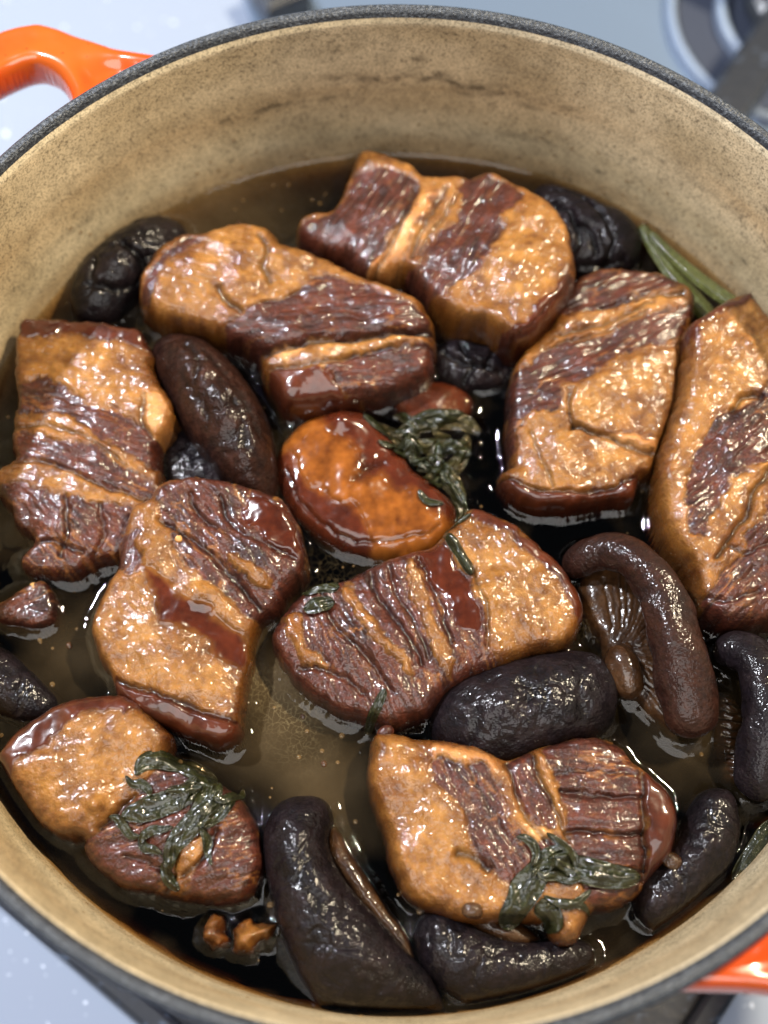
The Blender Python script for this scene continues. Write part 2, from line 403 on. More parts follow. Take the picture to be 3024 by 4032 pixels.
# ------------------------------------------------------------------ pot, hob
def mat_simple(name, colr, rough=.4, metal=0., coat=0., bump=None, specks=None, noise=None):
    m, n, l, b = new_mat(name); tc = N(n, 'ShaderNodeTexCoord')
    b.inputs['Base Color'].default_value = (*colr, 1); b.inputs['Roughness'].default_value = rough
    b.inputs['Metallic'].default_value = metal; b.inputs['Coat Weight'].default_value = coat; b.inputs['Coat Roughness'].default_value = .04
    src = None
    for sp in ([noise] if noise else []) + (specks or []):
        sc_, lo, hi, c2 = sp
        t = N(n, 'ShaderNodeTexNoise'); t.inputs['Scale'].default_value = sc_; t.inputs['Detail'].default_value = 3
        l.new(tc.outputs['Object'], t.inputs['Vector'])
        r = N(n, 'ShaderNodeMapRange'); r.inputs[1].default_value = lo; r.inputs[2].default_value = hi; l.new(t.outputs[0], r.inputs[0])
        mx = N(n, 'ShaderNodeMix', data_type='RGBA'); l.new(r.outputs[0], mx.inputs[0])
        if src: l.new(src, mx.inputs[6])
        else: mx.inputs[6].default_value = (*colr, 1)
        mx.inputs[7].default_value = (*c2, 1); src = mx.outputs[2]
    if src: l.new(src, b.inputs['Base Color'])
    if bump:
        t = N(n, 'ShaderNodeTexNoise'); t.inputs['Scale'].default_value = bump[0]; t.inputs['Detail'].default_value = 4
        l.new(tc.outputs['Object'], t.inputs['Vector']); bp = N(n, 'ShaderNodeBump')
        bp.inputs['Strength'].default_value = bump[1]; bp.inputs['Distance'].default_value = bump[2] * MM
        l.new(t.outputs[0], bp.inputs['Height']); l.new(bp.outputs[0], b.inputs['Normal'])
    return m
def lathe(part, prof, mat, parent, ns=360, step=1., colf=None, zoff=0.):
    P = np.asarray(prof, float); L = np.concatenate([[0], np.cumsum(np.hypot(*np.diff(P, axis=0).T))])
    s = np.unique(np.concatenate([np.arange(0, L[-1], step), L])); r = np.interp(s, L, P[:, 0]); z = np.interp(s, L, P[:, 1])
    a = np.linspace(0, 2 * np.pi, ns, endpoint=False); n = len(s)
    V = np.stack([r[:, None] * np.cos(a), r[:, None] * np.sin(a), z[:, None] + 0 * a], -1)
    i = np.arange(n - 1)[:, None]; j = np.arange(ns)[None]; jn = (j + 1) % ns
    Q = np.stack([i * ns + j, i * ns + jn, (i + 1) * ns + jn, (i + 1) * ns + j], -1).reshape(-1, 4)
    C = None
    if colf: C = colf(np.broadcast_to(a, (n, ns)), np.broadcast_to(z[:, None], (n, ns)), np.broadcast_to(r[:, None], (n, ns))).reshape(-1, 3)
    V = V.reshape(-1, 3) - np.array([0, 0, zoff])
    return link(part, mesh(part, V, Q, mat, C), parent)
def slab(part, poly, z0, z1, mat, parent=None, bev=1.2, org=(0, 0, 0)):
    """bevelled plate from a world outline (mm, counter-clockwise)"""
    P = np.asarray(poly, float); c = P.mean(0); k = len(P)
    def inset(t):
        nx = []
        for i in range(k):
            a, b, d = P[i - 1], P[i], P[(i + 1) % k]
            e1 = (b - a) / np.linalg.norm(b - a); e2 = (d - b) / np.linalg.norm(d - b)
            n1 = np.array([-e1[1], e1[0]]); n2 = np.array([-e2[1], e2[0]]); m = n1 + n2; m /= max(.3, (m @ n1)); nx.append(b + m * t)
        return np.array(nx)
    rings = [(P, z0), (P, z1 - bev), (inset(bev * .3), z1 - bev * .3), (inset(bev), z1)]
    V = np.vstack([np.column_stack([r, np.full(k, z)]) for r, z in rings])
    Q = np.array([[a * k + i, a * k + (i + 1) % k, (a + 1) * k + (i + 1) % k, (a + 1) * k + i] for a in range(3) for i in range(k)])
    V = np.vstack([V, [[*c, z1]], [[*c, z0]]]); t = 4 * k
    T = np.array([[3 * k + i, 3 * k + (i + 1) % k, t] for i in range(k)] + [[(i + 1) % k, i, t + 1] for i in range(k)])
    return link(part, mesh(part, V - np.array(org), [Q, T], mat, sm=False), parent)
def rect(cx, cy, hx, hy, ang):
    c, s = math.cos(ang), math.sin(ang)
    return [(cx + x * c - y * s, cy + x * s + y * c) for x, y in ((-hx, -hy), (hx, -hy), (hx, hy), (-hx, hy))]

# hob surface, steel burner plate, tray with grate under the pot
m_counter = mat_simple('speckled_pale_hob', (.235, .28, .37), .5, 0, 0, specks=[(300, .67, .70, (.6, .66, .78))], bump=(30, .1, .2))
m_steel = mat_simple('blue_grey_steel', (.21, .28, .39), .28, .5, bump=(60, .1, .2))
m_black = mat_simple('black_enamel_iron', (.014, .017, .024), .35, 0, .3, specks=[(260, .6, .72, (.06, .08, .12))], bump=(500, .5, .3))
g = np.array([[x, y, 0.] for y in (-1500, 1500) for x in (-1500, 1500)])
tag(link('counter', mesh('counter', g, np.array([[0, 1, 3, 2]]), m_counter, sm=False)), kind='structure')
U, W_ = np.array([.8, -.6]), np.array([.6, .8]); AU = math.atan2(-.6, .8)
def uv(u, v): return u * U + v * W_
tray_c = uv(37, -46)
tray = thing('burner_tray', 'black speckled enamel tray lying under the pot on the pale hob', 'burner tray', (*tray_c, 0))
slab('tray_plate', [uv(-75, -142), uv(149, -142), uv(149, 50), uv(-75, 50)], 0.5, 5, m_black, tray, 2, (*tray_c, 0))
for q in ([(-75, -142), (149, -134)], [(141, -132), (149, 50)], [(-75, -132), (-67, 50)]):
    (a, b), (c_, d_) = q
    slab('raised_edge', [uv(a, b), uv(c_, b), uv(c_, d_), uv(a, d_)], 4, 11, m_black, tray, 2, (*tray_c, 0))
gr = thing('pan_support', 'black cast iron pan support carrying the orange pot', 'pan support', (0, 0, 5))
for k in range(4):
    a = AU + math.pi / 4 + k * math.pi / 2
    slab('support_arm', rect(62 * math.cos(a), 62 * math.sin(a), 48, 5, a), 5.0, 35.5, m_black, gr, 2, (0, 0, 5))
lathe('support_ring', [(106, 22), (112, 22), (113, 23), (113, 29), (112, 30), (106, 30), (105, 29), (105, 23), (106, 22)], m_black, gr, 96, 3, zoff=5)
pl = at(470, 30, 0)
plate_o = np.array([-60, 190, 0.])
plate = thing('steel_burner_plate', 'blurred blue grey steel burner plate behind the pot', 'hob plate', plate_o)
slab('plate_sheet', [(-40, 180), (420, 100), (420, 620), (-120, 640), (-62, 262)], .6, 3.0, m_steel, plate, 1, plate_o)
bc = at(1725, 55, 0)[:2]
bn = thing('gas_burner', 'blurred gas burner with black cap and pale ring in the far right corner', 'gas burner', (*bc, 3))
m_dish = mat_simple('dark_burner_dish', (.05, .06, .09), .35, .3); m_ring = mat_simple('polished_burner_ring', (.22, .28, .38), .45, .0)
def off(o): o.location = (0, 0, 0); return o
lathe('dish', [(20, 4.2), (48, 4.2), (50, 5)], m_dish, bn, 96, 2, zoff=3)
lathe('outer_ring', [(49, 4), (49.5, 7), (51, 8.5), (52.5, 7), (53, 3.1)], m_ring, bn, 96, 1, zoff=3)
lathe('inner_ring', [(30, 4.5), (30.5, 9), (32, 10), (33.5, 9), (34, 4.5)], m_ring, bn, 96, 1, zoff=3)
lathe('burner_cap', [(.1, 24), (22, 24), (25, 22), (25, 14), (20, 12), (20, 4)], m_black, bn, 64, 1, zoff=3)
g2 = thing('burner_grate', 'blurred black iron grate over the gas burner at the upper right', 'burner grate', (*bc, 3))
for an in (math.radians(238), math.radians(148), math.radians(58), math.radians(328)):
    cxy = bc + 58 * np.array([math.cos(an), math.sin(an)])
    slab('grate_arm', rect(cxy[0], cxy[1], 52, 8, an), 26, 40, m_black, g2, 2, (*bc, 3))
    cxy = bc + 104 * np.array([math.cos(an), math.sin(an)])
    slab('grate_foot', rect(cxy[0], cxy[1], 6.5, 7.5, an), 3.2, 39, m_black, g2, 2, (*bc, 3))

gb = at(600, 2, 16)
bar = thing('grate_bar', 'blurred black grate bar end showing just above the rim at top centre', 'grate bar', (gb[0], gb[1], 3))
slab('bar', rect(gb[0], gb[1] + 6, 9, 9, .5), 3.2, 18, m_black, bar, 3, (gb[0], gb[1], 3))
# the pot
pot = thing('dutch_oven', 'round orange enamelled iron pot with black rim and stained cream inside, full of stew', 'cooking pot', (0, 0, 35.6))
RI = lambda z: np.interp(z, [60, 94.4, 147.5], [116, 120.9, 126.4])
m_wall, n_, l_, b_ = new_mat('stained_cream_enamel')
a_ = N(n_, 'ShaderNodeAttribute', attribute_name='Col'); tc = N(n_, 'ShaderNodeTexCoord')
def noise_(s, det=3, rough=.6):
    t = N(n_, 'ShaderNodeTexNoise'); t.inputs['Scale'].default_value = s; t.inputs['Detail'].default_value = det; t.inputs['Roughness'].default_value = rough
    l_.new(tc.outputs['Object'], t.inputs['Vector']); return t
def mr_(src, lo, hi, a, b):
    r = N(n_, 'ShaderNodeMapRange'); r.inputs[1].default_value = lo; r.inputs[2].default_value = hi; r.inputs[3].default_value = a; r.inputs[4].default_value = b
    l_.new(src, r.inputs[0]); return r
t1 = noise_(900, 2); r1 = mr_(t1.outputs[0], .56, .68, 1, .42)          # pits in the enamel
t2 = noise_(170, 4); r2 = mr_(t2.outputs[0], .3, .7, .84, 1.22)          # cloudy staining
t3 = noise_(70, 3); r3 = mr_(t3.outputs[0], .35, .65, .45, 1.)
mm1 = N(n_, 'ShaderNodeMix'); mm1.inputs[2].default_value = 1; l_.new(r3.outputs[0], mm1.inputs[0]); mm1.inputs[2].default_value = 1.0; l_.new(r1.outputs[0], mm1.inputs[3])
t5 = noise_(1700, 2, .7); r5 = mr_(t5.outputs[0], .47, .66, 1.05, .5)
mu0 = N(n_, 'ShaderNodeMath', operation='MULTIPLY'); l_.new(r5.outputs[0], mu0.inputs[1])
mu = N(n_, 'ShaderNodeMath', operation='MULTIPLY'); l_.new(mm1.outputs[0], mu.inputs[0]); l_.new(r2.outputs[0], mu0.inputs[0]); l_.new(mu0.outputs[0], mu.inputs[1])
vs = N(n_, 'ShaderNodeVectorMath', operation='SCALE'); l_.new(a_.outputs['Color'], vs.inputs[0]); l_.new(mu.outputs[0], vs.inputs['Scale'])
l_.new(vs.outputs[0], b_.inputs['Base Color']); b_.inputs['Roughness'].default_value = .5
b_.inputs['Coat Weight'].default_value = .25; b_.inputs['Coat Roughness'].default_value = .25
bp_ = N(n_, 'ShaderNodeBump'); bp_.inputs['Strength'].default_value = .35; bp_.inputs['Distance'].default_value = .25 * MM
l_.new(t1.outputs[0], bp_.inputs['Height']); l_.new(bp_.outputs[0], b_.inputs['Normal'])
def wallcol(a, z, r):
    x = a * 120
    base = np.array([.57, .465, .30]); tan = np.array([.45, .355, .215]); pale = np.array([.68, .58, .40])
    k = np.clip(.5 + 1.3 * fbm(x / 26, z / 12, 5, 4), 0, 1)[..., None]
    c = lerp(tan, base, k)
    c = lerp(c, pale, smooth(144.8, 147.2, z + .4 * fbm(x / 3, z, 8, 2))[..., None] * .8)
    band = np.exp(-((z - 124 - 4 * fbm(x / 40, z * 0, 12, 2)) / 7)**2) * (.5 + .5 * fbm(x / 30, z / 6, 14, 3))     # cooked-on ring
    c = c * (1 - .30 * np.clip(band, 0, 1)[..., None] * np.array([.6, .9, 1.2]))
    tide = smooth(107 + 2.5 * fbm(x / 14, z * 0, 22, 3), 99, z) ; c = c * (1 - .28 * tide[..., None] * np.array([.7, 1, 1.3]))
    # thin scorched lines
    for (a0, a1, zz, am, sd) in ((68, 96, 126, .9, 3), (98, 120, 120, .75, 4), (84, 100, 127.5, .7, 13), (72, 84, 123, .6, 17), (30, 60, 121, .35, 6), (66, 78, 109, .35, 9), (128, 150, 112, .35, 7)):
        ad = np.degrees(a); zl = zz + 2.2 * fbm(x / 9, x * 0, 30 + sd, 3)
        m = .8 * np.exp(-((z - zl) / 1.2)**2) * smooth(a0 - 2, a0 + 2, ad) * smooth(a1 + 2, a1 - 2, ad) * np.clip(.5 + 1.5 * fbm(x / 3.5, z / 3, 40 + sd, 2), 0, 1)
        c = c * (1 - am * np.clip(m, 0, 1)[..., None])
    rs = np.random.RandomState(4)
    for _ in range(34):                                                     # burnt specks
        sa, sz, sr = rs.uniform(0, 2 * np.pi), rs.uniform(103, 145), rs.uniform(.35, .95)
        c = c * (1 - .8 * np.exp(-(((a - sa) * 122 / 1.6)**2 + (z - sz)**2) / sr**2))[..., None]
    return c
lathe('inner_wall', [(.1, 41), (95, 41), (106, 44), (112, 50), (116, 60), (120.9, 94.4), (126.0, 146.6), (126.5, 148.2)], m_wall, pot, 1100, .7, wallcol, 35.6)
m_rim = mat_simple('bare_black_iron_rim', (.022, .026, .033), .42, .1, .2, specks=[(1100, .52, .72, (.10, .11, .125))], bump=(1400, 1., .5))
lathe('rim', [(126.5, 148.2), (127.1, 149.3), (127.8, 150), (129.2, 150), (129.9, 149.4), (130.2, 148.2), (130.2, 147)], m_rim, pot, 360, .4, None, 35.6)
m_or = mat_simple('orange_enamel', (.44, .085, .010), .22, 0, .8, noise=(55, .35, .7, (.62, .055, .006)), specks=[(500, .70, .75, (.35, .03, .005))], bump=(90, .12, .4))
m_or2 = mat_simple('orange_enamel_side', (.60, .07, .008), .25, 0, .8, noise=(40, .4, .65, (.42, .02, .008)))
lathe('outer_wall', [(130.4, 147), (130.2, 143), (129, 120), (125, 75), (119, 48), (108, 37), (100, 35.6), (.1, 35.6)], m_or2, pot, 240, 2, None, 35.6)
def handle(ang):
    half = [(0, 177), (5, 176.5), (10, 174.5), (14.5, 171.5), (17.4, 168), (18.9, 163.5), (20.8, 154.4), (23.2, 145.6), (27, 137.5), (31, 132), (34, 129)]
    hol = [(0, 160.5), (5, 160), (10, 158.8), (14.2, 156.3), (15.6, 152), (15.9, 146), (14.9, 138.5), (12, 136), (6, 135.5), (0, 135.3)]
    A = math.radians(ang); pc = lambda p, r: np.array([r * math.cos(A + math.radians(p)), r * math.sin(A + math.radians(p))])
    out = [pc(p, r) for p, r in half] + [pc(34, 127.5)] + [pc(p, 127.2) for p in np.linspace(28, -28, 8)] + [pc(-34, 127.5)] + [pc(-p, r) for p, r in half[:0:-1]]
    ho = [pc(p, r) for p, r in hol] + [pc(-p, r) for p, r in hol[-2:0:-1]]
    O = closed(out, 160); Hh = closed(ho, 120); s = .6
    xa = np.arange(O[:, 0].min() - 2, O[:, 0].max() + 2, s); ya = np.arange(O[:, 1].min() - 2, O[:, 1].max() + 2, s)
    X, Y = np.meshgrid(xa, ya, indexing='ij'); d = np.minimum(sdf(X, Y, O), -sdf(X, Y, Hh))
    gx, gy = np.gradient(d, s); gl = np.hypot(gx, gy) + 1e-6
    use = d > -.6 * s; cell = use[:-1, :-1] & use[1:, :-1] & use[:-1, 1:] & use[1:, 1:]
    nb = d < 0.35; X = np.where(nb & (d < .35), X - gx / gl**2 * np.where(d < 0, d, 0), X); Y = np.where(nb, Y - gy / gl**2 * np.where(d < 0, d, 0), Y)
    t = np.clip(d / 3.6, 0, 1); P = (1 - (1 - t)**2.4)**(1 / 2.4)
    rr = np.hypot(X, Y); dish = -2.6 * np.exp(-((rr - 137 - 5 * np.cos(3 * (np.arctan2(Y, X) - A))) / 5)**2) * smooth(3, 8, d)
    zt = 134.5 + 6.0 * P + dish + .25 * fbm(X / 6, Y / 6, 3, 2); zb_ = 133.5 - 5.5 * P
    zt = zt - .09 * np.clip(rr - 135, 0, None)
    zb_ = zb_ - .09 * np.clip(rr - 135, 0, None)
    uses = np.zeros(X.shape, bool)
    for a in (slice(None, -1), slice(1, None)):
        for b in (slice(None, -1), slice(1, None)): uses[a, b] |= cell
    idx = np.full(X.shape, -1); m = uses.sum(); idx[uses] = np.arange(m)
    Q = np.stack([idx[:-1, :-1][cell], idx[1:, :-1][cell], idx[1:, 1:][cell], idx[:-1, 1:][cell]], 1)
    E = np.concatenate([Q[:, [0, 1]], Q[:, [1, 2]], Q[:, [2, 3]], Q[:, [3, 0]]]).astype(np.int64)
    B = E[~np.isin(E[:, 0] * 10**7 + E[:, 1], E[:, 1] * 10**7 + E[:, 0])]
    V = np.vstack([np.stack([X[uses], Y[uses], zt[uses]], 1), np.stack([X[uses], Y[uses], zb_[uses] - .3], 1)])
    SK = np.stack([B[:, 1], B[:, 0], B[:, 0] + m, B[:, 1] + m], 1)
    link('handle', mesh('handle', V - np.array([0, 0, 35.6]), np.vstack([Q, Q[:, ::-1] + m, SK]), m_or), pot)
handle(144.8); handle(-31)

# ------------------------------------------------------------------ the food
D = math.radians
pork_group = 'braised pork belly pieces in the pot'
relief('pork_belly', 'bridge shaped pork belly piece farthest back, dark lean at left and fat end at right', 'pork belly',
 [(775,350),(800,345),(850,362),(895,385),(920,408),(1000,412),(1060,408),(1120,440),(1180,480),(1215,530),(1230,590),(1228,650),(1190,710),(1145,755),(1095,768),(1050,732),(985,715),(935,680),(905,640),(885,612),(860,596),(830,614),(790,605),(745,568),(690,548),(645,515),(655,482),(715,468),(742,430),(760,385)],
 19, edge=4.3, prof=3.3, tilt=(.10, -.05), dome=3, rough=1, fib=D(60), seed=11, zo=.45, group=pork_group, wob=.6,
 paints=[('lean', [(640,515),(655,470),(715,460),(742,425),(775,372),(860,378),(898,415),(880,470),(822,545),(775,612),(735,575)], D(62)),
  ('pale', [(915,440),(940,440),(890,520),(850,615),(790,610),(800,575),(860,510)]),
  ('lean', [(1000,405),(1060,400),(1130,445),(1095,480),(1065,545),(1035,600),(985,632),(945,600),(905,585),(925,545),(965,515),(985,465)], D(65)),
  ('lean', [(880,578),(945,590),(985,632),(950,650),(905,640),(870,610)], D(60)),
  ('skin', [(1240,590),(1232,612),(1190,655),(1130,720),(1082,748),(1085,790),(1180,770),(1260,660)])],
 grooves=[([(895,420),(870,490),(830,560),(800,610)], 1.2, .8), ([(960,420),(930,480),(890,560)], 1.0, .7), ([(985,430),(955,490),(905,560)], .8, .6), ([(1235,625),(1180,690),(1120,745)], .5, .4)])
relief('pork_belly', 'wide pork belly piece at upper left with a thick fat ledge along its lower side', 'pork belly',
 [(305,640),(325,595),(360,560),(400,535),(440,533),(475,520),(530,512),(585,526),(620,558),(700,582),(760,612),(830,640),(890,665),(925,700),(938,745),(935,790),(915,825),(860,850),(800,868),(730,880),(660,892),(615,885),(598,850),(572,812),(566,775),(520,755),(480,742),(430,728),(370,712),(325,690)],
 17, edge=5.3, prof=3.3, dome=3, tilt=(0, .07), rough=1.1, fib=D(-20), seed=21, zo=.45, group=pork_group, wob=.7,
 paints=[('lean', [(478,735),(520,700),(575,665),(640,640),(700,612),(760,618),(830,645),(900,670),(935,720),(930,735),(850,728),(760,735),(660,745),(570,760),(520,768)], D(5)),
  ('lean', [(300,645),(340,590),(400,530),(430,540),(370,585),(335,640),(320,670)], D(40)),
  ('lean', [(700,805),(780,770),(860,755),(940,745),(945,800),(900,835),(820,860),(760,855),(720,830)], D(5)),
  ('skin', [(575,800),(640,800),(710,812),(730,840),(780,860),(700,900),(600,900),(580,840)]), ('pale', [(578,755),(620,748),(650,755),(640,775),(600,782)])],
 grooves=[([(570,762),(640,752),(760,738),(850,728),(935,722)], 3.0, 1.3), ([(585,798),(680,796),(760,778),(850,760),(930,755)], .8, .8), ([(565,530),(580,570),(570,600),(590,625)], 1.2, .8), ([(475,640),(500,670),(520,690)], 1.2, .9)])
relief('pork_belly', 'layered pork belly block beside the left wall with ragged lean at its lower end', 'pork belly',
 [(48,735),(75,710),(160,712),(240,720),(310,738),(328,775),(338,835),(362,862),(378,895),(368,935),(345,965),(340,1010),(348,1050),(342,1088),(305,1108),(300,1140),(280,1195),(215,1212),(155,1242),(95,1238),(48,1222),(62,1190),(78,1165),(35,1130),(25,1095),(2,1068),(0,1035),(38,1000),(32,955),(45,880),(42,790)],
 13, edge=3.3, prof=3.3, dome=2.5, tilt=(0, .05), rough=.9, fib=D(-8), seed=31, zo=.6, group=pork_group, wob=.9, wob_s=3,
 paints=[('skin', [(40,700),(160,695),(330,730),(340,775),(250,752),(150,735),(52,742)]),
  ('lean', [(40,838),(130,838),(185,872),(250,900),(335,938),(350,1000),(330,1015),(280,985),(215,955),(160,915),(100,905),(40,905)], D(-20)),
  ('lean', [(30,942),(100,945),(180,972),(260,1002),(345,1060),(350,1082),(255,1062),(170,1030),(90,1005),(30,1000)], D(-20)),
  ('lean', [(-10,1062),(50,1045),(110,1065),(180,1085),(300,1112),(300,1250),(30,1250),(20,1140)], D(-40)), ('pale', [(318,850),(345,855),(370,890),(365,940),(338,950),(322,905)])],
 grooves=[([(35,932),(120,932),(200,965),(280,1010)], .9, .6), ([(35,1005),(120,1012),(200,1045),(335,1090)], .9, .6), ([(140,1080),(150,1130),(130,1200)], 1.3, .7), ([(215,1095),(225,1150),(200,1210)], 1.0, .7), ([(60,1180),(110,1170),(180,1190)], 1.2, .7),([(320,860),(310,910),(330,950)],.9,.7)])
relief('pork_belly', 'pork belly piece left of centre with a smooth red skin strip at its foot', 'pork belly',
 [(300,1112),(330,1100),(355,1068),(430,1052),(500,1062),(560,1076),(610,1098),(640,1145),(660,1205),(655,1245),(625,1280),(600,1318),(560,1345),(545,1392),(540,1440),(528,1500),(520,1560),(505,1598),(470,1610),(400,1584),(330,1558),(266,1515),(248,1470),(224,1430),(208,1380),(212,1330),(238,1280),(262,1238),(265,1190),(285,1150)],
 15, edge=4.0, prof=3.3, dome=3, tilt=(0, .09), rough=1.2, fib=D(-45), seed=41, zo=.5, group=pork_group, wob=.7,
 paints=[('lean', [(345,1070),(430,1042),(500,1055),(610,1090),(665,1190),(665,1250),(600,1320),(555,1350),(535,1335),(500,1295),(440,1260),(385,1215),(365,1150)], D(-50)),
  ('fat', [(488,1205),(540,1222),(588,1255),(575,1280),(520,1252)]),
  ('lean', [(262,1180),(300,1150),(310,1200),(300,1240),(258,1240)], D(60)),
  ('fat', [(380,1210),(440,1265),(500,1300),(545,1350),(540,1375),(470,1330),(400,1270)]),
  ('glaze', [(300,1230),(345,1245),(400,1290),(470,1330),(535,1390),(538,1450),(500,1445),(450,1400),(395,1370),(345,1350),(340,1310),(315,1270)]),
  ('glaze', [(540,1090),(600,1100),(640,1160),(655,1200),(600,1200),(560,1170),(530,1130)]),
  ('skin', [(243,1462),(262,1466),(300,1490),(370,1508),(440,1530),(500,1555),(530,1580),(500,1630),(380,1600),(240,1530)])],
 grooves=[([(350,1135),(420,1180),(500,1250),(560,1320)], 1.3, .8), ([(250,1468),(330,1500),(420,1530),(505,1560)], 1.3, .7), ([(420,1080),(430,1120),(470,1150)], 1., .7), ([(480,1090),(500,1140),(560,1180),(640,1210)], 1., .7)],
 bumps=[(386,1165,1.2,1.5)])
relief('pork_belly', 'middle pork belly slab with a green scallion strip between dark lean and golden fat', 'pork belly',
 [(1020,1112),(1080,1132),(1135,1170),(1190,1218),(1232,1268),(1254,1330),(1242,1370),(1215,1400),(1150,1418),(1085,1442),(1000,1470),(950,1502),(925,1545),(880,1562),(825,1568),(780,1552),(720,1530),(660,1492),(618,1440),(593,1390),(603,1350),(640,1305),(690,1275),(750,1258),(800,1238),(860,1212),(920,1198),(955,1172),(985,1140)],
 14, edge=4.6, prof=3.3, dome=3, tilt=(.03, .02), rough=1.1, fib=D(-65), seed=51, zo=.5, group=pork_group, wob=.7,
 paints=[('lean', [(945,1170),(985,1215),(1015,1260),(1040,1340),(1050,1400),(1080,1450),(1000,1480),(900,1600),(580,1600),(560,1300),(740,1250)], D(-65)),
  ('fat', [(738,1270),(760,1272),(800,1338),(852,1400),(895,1452),(880,1462),(818,1395),(768,1335)]),
  ('fat', [(880,1225),(898,1228),(932,1315),(962,1390),(978,1462),(958,1455),(926,1375),(892,1300)]),
  ('glaze', [(900,1195),(955,1180),(985,1230),(1015,1290),(1025,1370),(990,1370),(960,1300),(915,1240)]),
  ('skin', [(1000,1095),(1080,1125),(1140,1165),(1195,1210),(1260,1290),(1265,1345),(1240,1345),(1215,1290),(1160,1222),(1090,1160),(1020,1130)]),
  ('fat', [(610,1330),(640,1330),(650,1390),(700,1440),(690,1450),(630,1400)])],
 grooves=[([(800,1245),(820,1300),(870,1370),(910,1440)], 1.4, .8), ([(840,1230),(860,1290),(905,1370),(930,1430)], 1.0, .6), ([(905,1215),(950,1310),(975,1400)], 1.0, .6), ([(700,1290),(720,1350),(800,1430),(850,1500)], 1.1, .8), ([(1020,1240),(1045,1320),(1050,1400)], .7, .6), ([(650,1440),(720,1460),(790,1500)], 1., .7)])
relief('pork_belly', 'bottom right pork belly piece with cracked purple lean under a folded green leaf', 'pork belly',
 [(806,1598),(850,1594),(905,1606),(985,1612),(1050,1632),(1092,1652),(1130,1640),(1175,1622),(1250,1600),(1330,1618),(1372,1662),(1405,1690),(1440,1722),(1455,1775),(1448,1835),(1420,1872),(1392,1905),(1372,1935),(1320,1960),(1270,1975),(1240,2030),(1200,2035),(1185,1995),(1150,1990),(1080,1992),(1020,1988),(940,1970),(880,1932),(852,1880),(838,1820),(818,1760),(800,1690)],
 15, edge=5.0, prof=3.3, dome=3, tilt=(.02, .04), rough=1.0, fib=D(-55), seed=61, zo=.5, group=pork_group, wob=.6,
 paints=[('pale', [(940,1612),(1050,1630),(1075,1660),(1030,1655),(960,1650),(935,1640)]),
  ('lean', [(935,1650),(962,1640),(1000,1660),(1045,1660),(1075,1700),(1100,1770),(1132,1820),(1152,1875),(1135,1915),(1100,1925),(1078,1890),(1035,1868),(1008,1800),(985,1742),(942,1702)], D(-58)),
  ('lean', [(1095,1652),(1150,1638),(1172,1700),(1195,1785),(1178,1800),(1140,1758),(1110,1700)], D(-60)),
  ('lean', [(1178,1625),(1250,1590),(1340,1615),(1378,1672),(1384,1760),(1386,1850),(1378,1925),(1300,1985),(1250,1930),(1232,1850),(1222,1760),(1202,1690)], D(-5)),
  ('lean', [(1150,1835),(1215,1812),(1240,1880),(1200,1905),(1160,1880)], D(-20)),
  ('skin', [(1382,1672),(1420,1680),(1470,1740),(1465,1840),(1410,1920),(1385,1905),(1392,1790)]), ('pale', [(1140,1800),(1170,1795),(1192,1820),(1150,1822)])],
 grooves=[([(1210,1715),(1290,1725),(1380,1722)], 1.3, .55), ([(1222,1800),(1300,1808),(1385,1802)], 1.3, .55), ([(1230,1865),(1300,1885),(1385,1880)], 1.0, .6), ([(1095,1655),(1130,1760),(1200,1850)], 1.2, .7), ([(1150,1640),(1180,1720),(1225,1820)], 1.1, .6), ([(1382,1670),(1386,1780),(1384,1900)], 1.3, .7), ([(990,1850),(1020,1860),(1050,1880)], 1.8, 1.3), ([(1200,1680),(1290,1672),(1375,1680)], .6, .5),([(1010,1660),(1060,1760),(1120,1860)],.5,.5)])
relief('pork_belly', 'pork belly piece by the lower left wall under limp olive greens', 'pork belly',
 [(-5,1660),(20,1620),(65,1575),(130,1535),(200,1512),(285,1518),(325,1556),(372,1600),(368,1640),(420,1668),(500,1718),(545,1772),(562,1850),(560,1892),(530,1935),(470,1948),(400,1942),(340,1928),(270,1910),(220,1880),(190,1842),(185,1812),(130,1802),(65,1765),(8,1722)],
 13, edge=4.6, prof=3.3, dome=2.5, tilt=(-.02, .06), rough=1.2, fib=D(30), seed=71, zo=.5, group=pork_group, wob=.7, radial=117,
 paints=[('skin', [(-20,1700),(-20,1620),(60,1560),(130,1520),(200,1500),(300,1510),(300,1545),(240,1540),(170,1562),(110,1605),(60,1650),(20,1700)]),
  ('lean', [(300,1710),(340,1670),(400,1650),(500,1700),(560,1770),(580,1900),(500,1970),(300,1940),(180,1870),(195,1810),(245,1765)], D(20)),
  ('fat', [(380,1880),(400,1830),(440,1800),(450,1830),(420,1880),(400,1930),(370,1925)])],
 grooves=[([(215,1790),(250,1760),(290,1720)], 1.5, 1.), ([(470,1800),(450,1850),(400,1890)], 1.3, .9), ([(380,1840),(380,1890),(360,1930)], 1., .8), ([(270,1850),(330,1870),(380,1900)], .9, .8)],
 bumps=[(215,1745,2.2,2.)])
